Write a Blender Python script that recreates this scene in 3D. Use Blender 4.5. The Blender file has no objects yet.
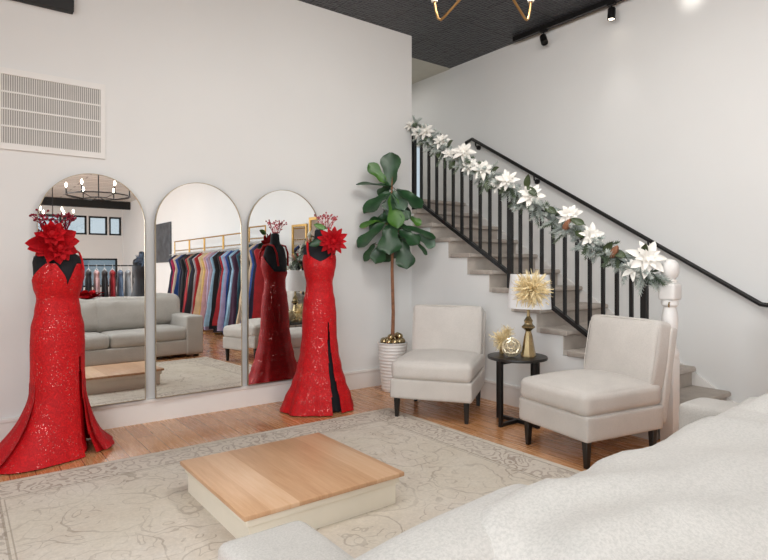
import bpy, bmesh, math, random
from math import sin, cos, pi, radians as R
from mathutils import Vector, Matrix, noise
random.seed(11)
C = bpy.context.scene.collection
SC = bpy.context.scene
PI = pi

# ------------------------------------------------------------------ materials
def lin(c):
    if isinstance(c, str):
        c = [int(c[i:i+2], 16)/255 for i in (0, 2, 4)]
    return tuple(((x/12.92) if x <= .04045 else ((x+.055)/1.055)**2.4) for x in c) + (1.0,)

class NT:
    def __init__(s, name):
        s.m = bpy.data.materials.new(name); s.m.use_nodes = True
        s.t = s.m.node_tree; s.p = s.t.nodes['Principled BSDF']; s.out = s.t.nodes['Material Output']
    def n(s, typ, **kw):
        nd = s.t.nodes.new(typ)
        for k, v in kw.items():
            if k.startswith('_'): setattr(nd, k[1:], v)
            else: nd.inputs[k.replace('__', ' ')].default_value = v
        return nd
    def l(s, a, b): s.t.links.new(a, b)
    def coords(s, kind='Object', scale=(1, 1, 1), rot=(0, 0, 0)):
        tc = s.n('ShaderNodeTexCoord'); mp = s.n('ShaderNodeMapping')
        mp.inputs['Scale'].default_value = scale; mp.inputs['Rotation'].default_value = rot
        s.l(tc.outputs[kind], mp.inputs['Vector']); return mp.outputs['Vector']
    def noise(s, vec, scale, detail=3, rough=.55, dist=0):
        nd = s.n('ShaderNodeTexNoise', Scale=scale, Detail=detail, Roughness=rough, Distortion=dist)
        s.l(vec, nd.inputs['Vector']); return nd.outputs['Fac']
    def ramp(s, fac, stops):
        r = s.n('ShaderNodeValToRGB'); e = r.color_ramp.elements
        while len(e) < len(stops): e.new(.5)
        for i, (p, c) in enumerate(stops):
            e[i].position = p; e[i].color = c
        s.l(fac, r.inputs['Fac']); return r.outputs['Color']
    def mix(s, fac, a, b, mode='MIX'):
        m = s.n('ShaderNodeMix', _data_type='RGBA', _blend_type=mode)
        for sock, v in ((m.inputs[0], fac), (m.inputs[6], a), (m.inputs[7], b)):
            if isinstance(v, (float, int, tuple)): sock.default_value = v
            else: s.l(v, sock)
        return m.outputs[2]
    def math(s, op, a, b=0.0, clamp=False):
        m = s.n('ShaderNodeMath', _operation=op, _use_clamp=clamp)
        for sock, v in ((m.inputs[0], a), (m.inputs[1], b)):
            if isinstance(v, (float, int)): sock.default_value = v
            else: s.l(v, sock)
        return m.outputs[0]
    def bump(s, h, strength, dist=.01):
        b = s.n('ShaderNodeBump', Strength=strength, Distance=dist)
        s.l(h, b.inputs['Height']); s.l(b.outputs['Normal'], s.p.inputs['Normal'])
    def base(s, c):
        if isinstance(c, tuple): s.p.inputs['Base Color'].default_value = c
        else: s.l(c, s.p.inputs['Base Color'])
    def set(s, **kw):
        for k, v in kw.items():
            i = s.p.inputs[k.replace('_', ' ')]
            if isinstance(v, (float, int, tuple)): i.default_value = v
            else: s.l(v, i)
        return s

def plain(name, col, rough=.5, metal=0., var=.06, nscale=8, bump=0, bscale=60, **kw):
    t = NT(name); c = lin(col); v = t.coords()
    f = t.noise(v, nscale, 3)
    dark = tuple(x*(1-var) for x in c[:3])+(1,); light = tuple(min(1, x*(1+var)) for x in c[:3])+(1,)
    t.base(t.ramp(f, [(.3, dark), (.7, light)]))
    t.set(Roughness=rough, Metallic=metal, **kw)
    if bump: t.bump(t.noise(v, bscale, 4), bump, .004)
    return t.m

def fabric(name, col, weave=420, var=.05, speck=.10):
    t = NT(name); c = lin(col); v = t.coords()
    f = t.noise(v, 5, 3); g = t.noise(v, 190, 2, .7)
    a = t.ramp(f, [(.3, tuple(x*(1-var) for x in c[:3])+(1,)), (.7, tuple(min(1, x*(1+var)) for x in c[:3])+(1,))])
    b = t.ramp(g, [(.35, (1-speck*1.4,)*3+(1,)), (.62, (1, 1, 1, 1))])
    t.base(t.mix(1.0, a, b, 'MULTIPLY'))
    t.set(Roughness=.92, Sheen_Weight=.12)
    t.bump(t.math('ADD', t.noise(v, weave, 2), t.math('MULTIPLY', f, .6)), .22, .003)
    return t.m

M = {}
M['wall'] = plain('white_wall_paint', 'e3e3e1', .85, var=.012, nscale=1.5, bump=.04, bscale=220)
M['trim'] = plain('white_gloss_trim', 'e9e6e2', .45, var=.01)
M['hallceil'] = plain('stair_hall_ceiling_paint', 'cfcdc2', .9, var=.02)
M['black'] = plain('black_iron', '1b1a1a', .42, .3, var=.1)
M['blackwood'] = plain('black_stained_wood', '17130f', .38, var=.15)
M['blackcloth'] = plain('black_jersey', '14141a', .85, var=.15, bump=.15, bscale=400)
M['matteblack'] = plain('matte_black', '0d0c0c', .6, var=.1)
M['gold'] = plain('brushed_gold', 'c9a06a', .3, 1., var=.06)
M['palegold'] = plain('pale_champagne_gold', 'd9c29a', .22, 1., var=.08)
M['brass'] = plain('antique_brass', 'ab9873', .26, 1., var=.12)
M['rackgold'] = plain('gold_rack_tube', 'b08a4c', .35, .8, var=.06)
M['mirrorframe'] = plain('brushed_nickel_gold', 'b5a78f', .35, 1., var=.04)
M['pearlgold'] = plain('pearl_gold', 'e0d2b4', .3, .6, var=.06)
M['candle'] = plain('ivory_candle_sleeve', 'e8e0cf', .5)
M['sofa'] = fabric('light_grey_sofa_weave', 'bcb8b2', speck=.12)
M['chair'] = fabric('greige_slipper_chair_weave', 'cec8c1', speck=.09)
M['plinth'] = plain('cream_painted_wood', 'e6dfcf', .5, var=.02)
M['pot'] = plain('white_glazed_ceramic', 'ebe8e3', .28, var=.02)
M['trunk'] = plain('brown_bark', '8a5d42', .8, var=.3, nscale=30, bump=.5, bscale=60)
M['soil'] = plain('dark_moss', '3a3020', .95, var=.4)
M['shade'] = plain('white_linen_lampshade', 'eeeff0', .8, var=.01, bump=.05, bscale=400)
M['tulle'] = plain('gold_tulle', 'efdcae', .8, var=.12, nscale=25, Alpha=.72)
M['whitemetal'] = plain('white_enamel_grille', 'e7e5e1', .5, var=.01)
M['ventdark'] = plain('grey_filter_mesh', 'a9a6a2', .9, var=.05)
M['whitepetal'] = plain('white_silk_petal', 'f2efe8', .8, var=.03, nscale=20)
M['pistil'] = plain('cream_flower_centre', 'd8c48a', .6)
M['frostpine'] = plain('frosted_pine_needles', 'bfc6c0', .8, var=.2, nscale=40)
M['pine'] = plain('green_pine_needles', '66755e', .8, var=.3, nscale=40)
M['magnolia'] = plain('dark_magnolia_leaf', '3d4a2c', .45, var=.3, nscale=14)
M['cone'] = plain('pinecone_brown', '96664a', .7, var=.3, nscale=30)
M['redpetal'] = plain('red_velvet_petal', 'ad0614', .7, var=.3, nscale=14, Specular_IOR_Level=.2)
M['redgem'] = plain('dark_red_beading', '8e1a34', .2, .6, var=.3, nscale=60)
M['roseg'] = plain('rose_beading', 'd06a72', .2, .6, var=.3, nscale=60)
M['counterwood'] = plain('light_oak_edge', 'c9ab82', .5, var=.1)

def leafmat(name, c1, c2):
    t = NT(name); v = t.coords()
    f = t.noise(v, 9, 4)
    t.base(t.ramp(f, [(.3, lin(c1)), (.7, lin(c2))])); t.set(Roughness=.36, Subsurface_Weight=0.0)
    t.bump(t.noise(v, 26, 3), .35, .006)
    return t.m
M['fig'] = leafmat('fiddle_leaf_green', '1b3620', '2f5531')
M['figlight'] = leafmat('young_fiddle_leaf_green', '35601f', '4f7d2a')
M['figpale'] = leafmat('fiddle_leaf_underside', '4c6650', '6d8570')

def sequin(name, c1, c2, spark=.5):
    t = NT(name); v = t.coords()
    f = t.noise(v, 16, 4, .6, .8)
    lace = t.noise(v, 42, 3, .6, 1.5)
    col = t.ramp(f, [(.35, lin(c1)), (.65, lin(c2))])
    col = t.mix(t.ramp(lace, [(.44, (0, 0, 0, 1)), (.52, (.38, .38, .38, 1))]), col, lin('8e0812'))
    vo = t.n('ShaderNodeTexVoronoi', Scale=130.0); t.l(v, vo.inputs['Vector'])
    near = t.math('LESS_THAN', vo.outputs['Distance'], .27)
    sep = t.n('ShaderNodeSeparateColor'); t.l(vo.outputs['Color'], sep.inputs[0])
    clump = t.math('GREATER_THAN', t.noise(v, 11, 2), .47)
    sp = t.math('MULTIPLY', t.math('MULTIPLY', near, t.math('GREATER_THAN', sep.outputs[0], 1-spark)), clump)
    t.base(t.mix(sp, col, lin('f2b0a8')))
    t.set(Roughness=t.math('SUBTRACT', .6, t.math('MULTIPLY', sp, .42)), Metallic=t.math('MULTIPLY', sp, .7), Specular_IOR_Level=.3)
    h = t.math('ADD', t.math('MULTIPLY', sep.outputs[1], .5), lace)
    t.bump(h, .45, .006)
    return t.m
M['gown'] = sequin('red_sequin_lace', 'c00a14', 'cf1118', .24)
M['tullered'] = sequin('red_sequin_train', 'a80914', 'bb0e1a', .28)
M['satin'] = plain('red_satin', 'cf0f1c', .38, var=.08, nscale=12)

def floor_mat():
    t = NT('oak_floor_boards'); v = t.coords('Object', rot=(0, 0, PI/2))
    br = t.n('ShaderNodeTexBrick', Scale=1.0); t.l(v, br.inputs['Vector'])
    br.inputs['Brick Width'].default_value = 1.9; br.inputs['Row Height'].default_value = .135
    br.inputs['Mortar Size'].default_value = .0022; br.inputs['Mortar Smooth'].default_value = .1
    br.inputs['Color1'].default_value = (0, 0, 0, 1); br.inputs['Color2'].default_value = (1, 1, 1, 1); br.inputs['Mortar'].default_value = (.5, .5, .5, 1)
    br.offset = .37
    g = t.noise(t.coords('Object', (14, 1.2, 1)), 3, 5, .6, .6)
    big = t.noise(t.coords('Object', (2.2, .7, 1)), 1.2, 3)
    tone = t.math('ADD', t.math('MULTIPLY', g, .55), t.math('MULTIPLY', br.outputs['Color'], .28))
    tone = t.math('ADD', tone, t.math('MULTIPLY', big, .25))
    col = t.ramp(tone, [(.25, lin('a0663f')), (.5, lin('c08657')), (.8, lin('d3a276'))])
    col = t.mix(br.outputs['Fac'], col, lin('5a3824'))
    t.base(col)
    t.set(Roughness=t.math('ADD', .16, t.math('MULTIPLY', g, .22)), Coat_Weight=.35, Coat_Roughness=.12)
    t.bump(t.math('SUBTRACT', t.math('MULTIPLY', g, .15), br.outputs['Fac']), .25, .003)
    return t.m
M['floor'] = floor_mat()

def rug_mat():
    t = NT('distressed_persian_rug'); tc = t.n('ShaderNodeTexCoord'); o = tc.outputs['Object']
    sx = t.n('ShaderNodeSeparateXYZ'); t.l(o, sx.inputs[0])
    HX, HY = 1.605, 1.225
    dx = t.math('SUBTRACT', HX, t.math('ABSOLUTE', sx.outputs[0])); dy = t.math('SUBTRACT', HY, t.math('ABSOLUTE', sx.outputs[1]))
    d = t.math('MINIMUM', dx, dy)
    def band(a, b):
        return t.math('MULTIPLY', t.math('GREATER_THAN', d, a), t.math('LESS_THAN', d, b))
    wear = t.noise(o, 2.6, 5, .65); fine = t.noise(o, 60, 3, .7)
    warp = t.n('ShaderNodeTexNoise', Scale=3.2, Detail=3.0); t.l(o, warp.inputs['Vector'])
    wv = t.n('ShaderNodeMix', _data_type='VECTOR'); wv.inputs[0].default_value = .22
    t.l(o, wv.inputs[4]); t.l(warp.outputs['Color'], wv.inputs[5])
    def contour(scale, th, src):
        vo = t.n('ShaderNodeTexVoronoi', Scale=scale, _feature='F1'); t.l(src, vo.inputs['Vector'])
        w = t.math('ABSOLUTE', t.math('SUBTRACT', t.math('FRACT', t.math('MULTIPLY', vo.outputs['Distance'], 3.0)), .5))
        return t.math('LESS_THAN', w, th)
    lines = contour(2.6, .035, wv.outputs[1])
    lines2 = contour(8.5, .055, wv.outputs[1])
    orn = contour(13.0, .17, wv.outputs[1])
    patch = t.math('GREATER_THAN', t.noise(o, 3.0, 2), .44)
    base = t.ramp(wear, [(.3, lin('c6b9a9')), (.5, lin('d2c8bb')), (.72, lin('ddd6cc'))])
    base = t.mix(t.ramp(t.noise(o, 1.3, 2), [(.45, (0, 0, 0, 1)), (.6, (.5, .5, .5, 1))]), base, lin('c8bdaa'))
    ink = t.math('MULTIPLY', t.math('MAXIMUM', t.math('MULTIPLY', lines, .75), t.math('MULTIPLY', t.math('MULTIPLY', lines2, patch), .7)), t.ramp(wear, [(.35, (1, 1, 1, 1)), (.65, (.15, .15, .15, 1))]))
    col = t.mix(ink, base, lin('9c8f80'))
    b1 = band(.05, .30)
    bcol = t.mix(t.math('MULTIPLY', orn, t.ramp(wear, [(.35, (.95, .95, .95, 1)), (.7, (.35, .35, .35, 1))])), lin('d0c6b9'), lin('98877a'))
    col = t.mix(t.math('MULTIPLY', b1, .85), col, bcol)
    edge = t.math('MAXIMUM', band(.05, .062), t.math('MAXIMUM', band(.29, .302), band(.315, .322)))
    col = t.mix(t.math('MULTIPLY', edge, .55), col, lin('8f8170'))
    col = t.mix(1.0, col, t.ramp(fine, [(.3, (.88, .88, .88, 1)), (.7, (1.04, 1.04, 1.04, 1))]), 'MULTIPLY')
    t.base(col); t.set(Roughness=.95)
    t.bump(t.noise(o, 260, 2), .3, .004)
    return t.m
M['rug'] = rug_mat()

def carpet_mat():
    t = NT('ribbed_beige_stair_carpet'); v = t.coords()
    w = t.n('ShaderNodeTexWave', Scale=24.0, Distortion=1.2, Detail=2.0); w.bands_direction = 'X'; t.l(v, w.inputs['Vector'])
    f = t.noise(v, 9, 4)
    k = t.math('ADD', t.math('MULTIPLY', w.outputs['Fac'], .45), t.math('MULTIPLY', f, .6))
    t.base(t.ramp(k, [(.3, lin('a39990')), (.75, lin('c2b9af'))])); t.set(Roughness=.95)
    t.bump(w.outputs['Fac'], .5, .006)
    return t.m
M['carpet'] = carpet_mat()

def wood_top():
    t = NT('blond_butcher_block'); v = t.coords('Object', rot=(0, 0, PI/2)); v.node.inputs['Location'].default_value = (7, .03, 0)
    br = t.n('ShaderNodeTexBrick', Scale=1.0); t.l(v, br.inputs['Vector'])
    br.offset = 0; br.inputs['Brick Width'].default_value = 30.0; br.inputs['Row Height'].default_value = .15; br.inputs['Mortar Size'].default_value = .0006
    br.inputs['Color1'].default_value = (0, 0, 0, 1); br.inputs['Color2'].default_value = (1, 1, 1, 1); br.inputs['Mortar'].default_value = (.4, .4, .4, 1)
    g = t.noise(t.coords('Object', (16, 1.2, 1)), 3, 4, .6, .5)
    k = t.math('ADD', t.math('MULTIPLY', g, .6), t.math('MULTIPLY', br.outputs['Color'], .4))
    t.base(t.ramp(k, [(.25, lin('b98d68')), (.55, lin('cca37e')), (.85, lin('d8b696'))]))
    t.set(Roughness=.38); return t.m
M['wood'] = wood_top()

def tin_ceiling():
    t = NT('black_pressed_tin_tile'); v = t.coords()
    br = t.n('ShaderNodeTexBrick', Scale=1.0); t.l(v, br.inputs['Vector'])
    br.offset = 0; br.inputs['Brick Width'].default_value = .61; br.inputs['Row Height'].default_value = .61; br.inputs['Mortar Size'].default_value = .006
    vo = t.n('ShaderNodeTexVoronoi', Scale=13.0, _feature='F1'); t.l(v, vo.inputs['Vector'])
    v2 = t.n('ShaderNodeTexVoronoi', Scale=26.0, _feature='F1', _distance='CHEBYCHEV', Randomness=.35); t.l(v, v2.inputs['Vector'])
    h = t.math('ADD', t.math('MULTIPLY', vo.outputs['Distance'], .7), t.math('ADD', v2.outputs['Distance'], t.math('MULTIPLY', t.noise(v, 3, 3), .3)))
    t.base(t.mix(br.outputs['Fac'], t.ramp(h, [(.2, lin('232427')), (.9, lin('434448'))]), lin('0c0c0d')))
    t.set(Roughness=.38, Metallic=.25)
    t.bump(t.math('SUBTRACT', h, t.math('MULTIPLY', br.outputs['Fac'], 2.0)), .8, .02)
    return t.m
M['tin'] = tin_ceiling()

def plank_ceiling():
    t = NT('pale_grey_ceiling_planks'); v = t.coords('Object', rot=(0, 0, 0))
    br = t.n('ShaderNodeTexBrick', Scale=1.0); t.l(v, br.inputs['Vector'])
    br.inputs['Brick Width'].default_value = 6.0; br.inputs['Row Height'].default_value = .3; br.inputs['Mortar Size'].default_value = .02
    br.inputs['Color1'].default_value = lin('cfcfcc'); br.inputs['Color2'].default_value = lin('dededb'); br.inputs['Mortar'].default_value = lin('9a9a9a')
    t.base(br.outputs['Color']); t.set(Roughness=.6); return t.m
M['planks'] = plank_ceiling()

def mirror_mat():
    t = NT('silvered_mirror_glass'); t.base((.93, .945, .94, 1)); t.set(Metallic=1.0, Roughness=.008); return t.m
M['mirror'] = mirror_mat()
def glass_mat():
    t = NT('window_glass')
    tr = t.n('ShaderNodeBsdfTransparent'); gl = t.n('ShaderNodeBsdfGlossy', Roughness=.02); mx = t.n('ShaderNodeMixShader'); mx.inputs[0].default_value = .08
    tr.inputs[0].default_value = (.93, .96, .98, 1)
    t.l(tr.outputs[0], mx.inputs[1]); t.l(gl.outputs[0], mx.inputs[2]); t.l(mx.outputs[0], t.out.inputs['Surface'])
    return t.m
M['glass'] = glass_mat()
def glow(name, col, s):
    t = NT(name); t.base(lin(col)); t.set(Emission_Color=lin(col), Emission_Strength=s); return t.m
M['bulb'] = glow('lit_bulb', 'fff0d8', 14.)

# ------------------------------------------------------------------ mesh helpers
def obj(name, bm, mat, parent=None, smooth=True, angle=40, loc=None, rot=None):
    bmesh.ops.recalc_face_normals(bm, faces=bm.faces)
    if smooth:
        for f in bm.faces: f.smooth = True
        for e in bm.edges:
            if len(e.link_faces) == 2 and e.calc_face_angle(0) > R(angle): e.smooth = False
    me = bpy.data.meshes.new(name); bm.to_mesh(me); bm.free()
    if mat: me.materials.append(M[mat] if isinstance(mat, str) else mat)
    o = bpy.data.objects.new(name, me); C.objects.link(o)
    if parent: o.parent = parent
    if loc: o.location = loc
    if rot: o.rotation_euler = rot
    return o

def tag(o, label, cat, group=None):
    o['label'] = label; o['category'] = cat
    if group: o['group'] = group
    return o
def thing(name, label, cat, loc=(0, 0, 0), rz=0, group=None, rot=None):
    o = bpy.data.objects.new(name, None); C.objects.link(o)
    o.location = loc; o.rotation_euler = rot or (0, 0, rz); o.empty_display_size = .1
    return tag(o, label, cat, group)
def struct(name, bm, mat, smooth=False, parent=None):
    o = obj(name, bm, mat, parent, smooth)
    if not parent: o['kind'] = 'structure'
    return o

def box(bm, x0, x1, y0, y1, z0, z1, bev=0, seg=2):
    r = bmesh.ops.create_cube(bm, size=1)
    for v in r['verts']:
        v.co = Vector(((x0+x1)/2+v.co.x*(x1-x0), (y0+y1)/2+v.co.y*(y1-y0), (z0+z1)/2+v.co.z*(z1-z0)))
    if bev:
        es = list({e for v in r['verts'] for e in v.link_edges})
        bmesh.ops.bevel(bm, geom=es, offset=bev, segments=seg, affect='EDGES', profile=.5)
    return bm
def B(*a, **k): return box(bmesh.new(), *a, **k)

def tube(bm, pts, rad, n=8, cap=True):
    pts = [Vector(p) for p in pts]; m = len(pts)
    rads = rad if isinstance(rad, (list, tuple)) else [rad]*m
    rings = []; u = None
    for i, p in enumerate(pts):
        d = (pts[min(i+1, m-1)]-pts[max(i-1, 0)]).normalized()
        if u is None:
            u = d.orthogonal().normalized()
        u = (u-d*u.dot(d)); u = u.normalized() if u.length > 1e-6 else d.orthogonal().normalized()
        w = d.cross(u)
        rings.append([bm.verts.new(p+(u*cos(2*PI*k/n)+w*sin(2*PI*k/n))*rads[i]) for k in range(n)])
    for a, b in zip(rings, rings[1:]):
        for k in range(n): bm.faces.new((a[k], a[(k+1) % n], b[(k+1) % n], b[k]))
    if cap:
        bm.faces.new(rings[0][::-1]); bm.faces.new(rings[-1])
    return bm
def T(pts, rad, n=8): return tube(bmesh.new(), pts, rad, n)

def lathe(prof, n=32, c=(0, 0, 0), bm=None, f=None):
    bm = bm or bmesh.new(); rings = []
    for (r, z) in prof:
        rings.append([bm.verts.new((c[0]+r*cos(2*PI*k/n)*(f(2*PI*k/n, z) if f else 1), c[1]+r*sin(2*PI*k/n)*(f(2*PI*k/n, z) if f else 1), c[2]+z)) for k in range(n)])
    for a, b in zip(rings, rings[1:]):
        for k in range(n): bm.faces.new((a[k], a[(k+1) % n], b[(k+1) % n], b[k]))
    bm.faces.new(rings[0][::-1]); bm.faces.new(rings[-1])
    return bm

def ball(bm, c, r, u=10, v=7, sc=(1, 1, 1)):
    q = bmesh.ops.create_uvsphere(bm, u_segments=u, v_segments=v, radius=1)
    for w in q['verts']: w.co = Vector(c)+Vector((w.co.x*sc[0], w.co.y*sc[1], w.co.z*sc[2]))*r
    return bm

def cushion(w, d, h, r, puff=(0, 0, 0), n=14, amp=.004, fs=6., seed=0):
    """rounded soft block centred at the origin; puff: outward bulge of the faces in x, y, z"""
    bm = bmesh.new(); q = bmesh.ops.create_cube(bm, size=2)
    bmesh.ops.subdivide_edges(bm, edges=bm.edges[:], cuts=n, use_grid_fill=True)
    H = Vector((w/2, d/2, h/2))
    for v in bm.verts:
        p = Vector([sin(max(-1, min(1, c))*PI/2) for c in v.co])
        q = Vector((p.x*H.x, p.y*H.y, p.z*H.z))
        inn = Vector([max(-(H[i]-r), min(H[i]-r, q[i])) for i in range(3)])
        dv = q-inn
        if dv.length > 1e-7: q = inn+dv.normalized()*r
        for i in range(3):
            j, k = (i+1) % 3, (i+2) % 3
            q[i] += puff[i]*p[i]*(1-p[j]**2)*(1-p[k]**2)
        if amp:
            q += noise.noise_vector(q*fs+Vector((seed*7.3, seed*3.1, 1)))*amp
        v.co = q
    return bm
def xf(bm, mat):
    bmesh.ops.transform(bm, matrix=mat, verts=bm.verts); return bm
def move(bm, loc, rot=(0, 0, 0)):
    from mathutils import Euler
    return xf(bm, Matrix.Translation(loc) @ Euler(rot).to_matrix().to_4x4())

def wall_with_holes(name, axis, pos, thick, a0, a1, z0, z1, holes, mat='wall'):
    """wall slab at axis=pos..pos+thick, spanning a0..a1, with rectangular openings (a,b,za,zb): one mesh"""
    xs = sorted({a0, a1, *[h[0] for h in holes], *[h[1] for h in holes]}); zs = sorted({z0, z1, *[h[2] for h in holes], *[h[3] for h in holes]})
    bm = bmesh.new()
    for i in range(len(xs)-1):
        for j in range(len(zs)-1):
            cx, cz = (xs[i]+xs[i+1])/2, (zs[j]+zs[j+1])/2
            if any(h[0] < cx < h[1] and h[2] < cz < h[3] for h in holes): continue
            p0, p1 = sorted((pos, pos+thick))
            if axis == 'x': box(bm, p0, p1, xs[i], xs[i+1], zs[j], zs[j+1])
            else: box(bm, xs[i], xs[i+1], p0, p1, zs[j], zs[j+1])
    bmesh.ops.remove_doubles(bm, verts=bm.verts, dist=1e-5)
    seen = {}
    for f in bm.faces: seen.setdefault(tuple(sorted(v.index for v in f.verts)), []).append(f)
    bm.verts.index_update()
    seen = {}
    for f in bm.faces: seen.setdefault(tuple(sorted(v.index for v in f.verts)), []).append(f)
    bmesh.ops.delete(bm, geom=[f for fs in seen.values() if len(fs) > 1 for f in fs], context='FACES')
    return struct(name, bm, mat)

# ------------------------------------------------------------------ camera
H0 = 1.30
cam = bpy.data.cameras.new('camera'); co = bpy.data.objects.new('camera', cam); C.objects.link(co)
co.location = (0, 0, H0); co.rotation_euler = (PI/2, 0, R(52.93-90))
cam.sensor_width = 36; cam.sensor_fit = 'HORIZONTAL'; cam.lens = 569/768*36; cam.shift_y = -16/768; cam.clip_start = .05
SC.camera = co

# ------------------------------------------------------------------ room shell
YW, XE, XR, ZC = 4.911, 4.10, 5.18, 3.86      # mirror wall, its end, stair wall, ceiling
YF, XL, YEND, YB = -12.6, -2.4, 7.4, 5.42     # shop front, far side wall, end of the stair hall, edge of the tin ceiling
struct('floor', B(XL-.1, XR+.1, YF-.1, YW+.1, -.1, 0), 'floor')
wall_with_holes('wall_mirrors', 'y', YW, .12, XL-.1, XE, 0, ZC, [])
wall_with_holes('wall_stairs', 'x', XR, .12, YF-.1, YB, 0, 4.4, [])
wall_with_holes('wall_landing', 'x', XR+.02, .1, YB, YEND+.1, 0, 4.4, [(6.02, 6.50, 2.10, 3.0)])
wall_with_holes('wall_hall_end', 'y', YEND, .1, 2.2, XR+.12, 0, 4.4, [])
wall_with_holes('wall_hall_side', 'x', 2.3, .1, YW+.12, YEND, 0, 4.4, [])
LW = [(-9.6, -7.4), (-6.4, -4.2), (-3.2, -1.0), (.1, 2.2)]  # openings added in the unseen side wall to let daylight in
wall_with_holes('wall_windows', 'x', XL-.12, .12, YF-.1, YW+.1, 0, 4.4, [(a, b, .7, 3.3) for a, b in LW])
FW = [(-1.9, .1), (.3, 1.75), (1.9, 3.22), (3.30, 4.00), (4.06, 4.67), (4.73, 5.14)]
wall_with_holes('wall_shopfront', 'y', YF-.12, .12, XL-.1, XR+.1, 0, 4.4, [(a, b, 1.0, 2.02) for a, b in FW[:2]+[(1.9, 5.0)]]+[(a, b, 2.86, 3.53) for a, b in FW])
struct('ceiling', B(XL-.1, XR+.02, -3.2, YB, ZC, ZC+.1), 'tin')
struct('ceiling_planks', B(XL-.1, XR+.02, YF-.1, -3.2, ZC+.1, ZC+.2), 'planks')
struct('ceiling_beam', B(XL, XR, -11.6, -11.45, 3.70, ZC+.12), 'matteblack')
struct('ceiling_hall', B(2.2, XR+.1, YB, YEND+.1, ZC, ZC+.1), 'hallceil')
# baseboards: plain board with a small cap
bm = B(XL, 4.03, YW-.022, YW, 0, .165); box(bm, XL, 4.03, YW-.03, YW, .16, .19, .006); struct('baseboard_mirrors', bm, 'trim')
bm = B(XE-.02, XE, 2.45, YW-.03, 0, .165); box(bm, XE-.026, XE, 2.45, YW-.03, .16, .19, .006); struct('baseboard_stairs', bm, 'trim')
bm = B(XR-.02, XR, YF, 1.70, 0, .22); box(bm, XR-.028, XR, YF, 1.70, .215, .25, .006); struct('baseboard_front', bm, 'trim')
# windows in the far walls; the unseen side wall ones are added for light
k = 0
for a, b in LW:
    k += 1
    w = bmesh.new()
    for q in (a+.03, (a+b)/2, b-.03): box(w, XL-.09, XL-.04, q-.03, q+.03, .7, 3.3)
    for q in (.73, 2.3, 3.27): box(w, XL-.09, XL-.04, a, b, q-.03, q+.03)
    o = struct('window_%d' % k, w, 'trim'); obj('pane', B(XL-.07, XL-.062, a, b, .7, 3.3), 'glass', o, False)
for (a, b, z0, z1) in [(a, b, 1.0, 2.02) for a, b in FW[:2]+[(1.9, 5.0)]]+[(a, b, 2.86, 3.53) for a, b in FW]:
    k += 1; w = bmesh.new()
    for q in (a+.03, b-.03): box(w, q-.03, q+.03, YF-.09, YF-.02, z0, z1)
    for q in (z0+.03, z1-.03): box(w, a, b, YF-.09, YF-.02, q-.03, q+.03)
    o = struct('window_%d' % k, w, 'matteblack'); obj('pane', B(a, b, YF-.07, YF-.062, z0, z1), 'glass', o, False)
k += 1
w = bmesh.new()
for q in (6.04, 6.48): box(w, XR+.03, XR+.10, q-.02, q+.02, 2.10, 3.0)
for q in (2.12, 2.98): box(w, XR+.03, XR+.10, 6.02, 6.50, q-.02, q+.02)
o = struct('window_%d' % k, w, 'trim'); obj('pane', B(XR+.06, XR+.066, 6.02, 6.50, 2.10, 3.0), 'glass', o, False)
# street outside the shop front: pavement and a facade across the road
struct('ground_street', B(-40, 45, -45, YF-.12, -.25, -.1), plain('asphalt', '8b8d90', .9))
fc = bmesh.new(); box(fc, -40, 45, -36, -35, -.1, 2.8); struct('exterior_facade', fc, plain('pale_blue_render', '9fb2bd', .9, nscale=.4, var=.25))

# ------------------------------------------------------------------ stairs
ZS = lambda n: .24+.167*(n-1)                       # tread tops
YS = lambda n: {1: 2.07, 2: 2.35, 3: 2.63, 4: 2.911, 5: 3.184, 6: 3.471, 7: 3.741, 8: 4.034, 9: 4.307, 10: 4.587, 11: 4.867, 12: 5.147, 0: 1.79}[n]
# white wall under the flight: one stepped slab
bm = bmesh.new(); prof = [(2.14, 0)]
for n in range(1, 12):
    prof += [(max(2.14, YS(n)+.013), ZS(n)-.046), (YS(n+1)+.013, ZS(n)-.046)]
prof = [(y, z) for y, z in prof if y < YW-.001]
prof += [(YW-.001, ZS(11)-.046), (YW-.001, 0)]
for x in (XE, XE+.1): pass
va = [bm.verts.new((XE, y, z)) for y, z in prof]; vb = [bm.verts.new((XE+.1, y, z)) for y, z in prof]
bm.faces.new(va); bm.faces.new(vb[::-1])
for i in range(len(prof)):
    j = (i+1) % len(prof); bm.faces.new((va[i], va[j], vb[j], vb[i]))
struct('wall_under_stairs', bm, 'wall')
st = thing('staircase', 'carpeted staircase rising behind the black railing to the landing', 'stairs', (4.62, 3.4, 0))
def add_child(name, bm, mat, root, **k):
    """geometry given in world space, parented under a thing"""
    mw = Matrix.Translation(root.location) @ root.rotation_euler.to_matrix().to_4x4()
    xf(bm, mw.inverted()); return obj(name, bm, mat, root, **k)
for n in range(0, 13):
    z, y = ZS(n), YS(n)
    y2 = YS(n+1)+.011 if n < 12 else YEND-.01
    x0 = XE+.002 if n < 11 else XE+.004
    s = bmesh.new()
    xr = XR-.026
    if n < 2: x0 = XE+.16
    # L profile: riser + rounded nosing + tread, extruded across the flight
    zr = ZS(n-1) if n > 0 else 0.0
    p = [(y, zr), (y, z-.045), (y-.022, z-.045), (y-.034, z-.036), (y-.036, z-.018), (y-.028, z-.004), (y-.015, z), (y2, z), (y2, z-.043), (y+.012, z-.043), (y+.012, zr)]
    va = [s.verts.new((x0, a, b)) for a, b in p]; vb = [s.verts.new((xr, a, b)) for a, b in p]
    s.faces.new(va); s.faces.new(vb[::-1])
    for i in range(len(p)):
        j = (i+1) % len(p); s.faces.new((va[i], va[j], vb[j], vb[i]))
    if 2 <= n < 11: box(s, XE-.018, x0+.02, y-.036, y2-.05, z-.0445, z-.0005, .006)
    add_child('step', s, 'carpet', st)
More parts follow.
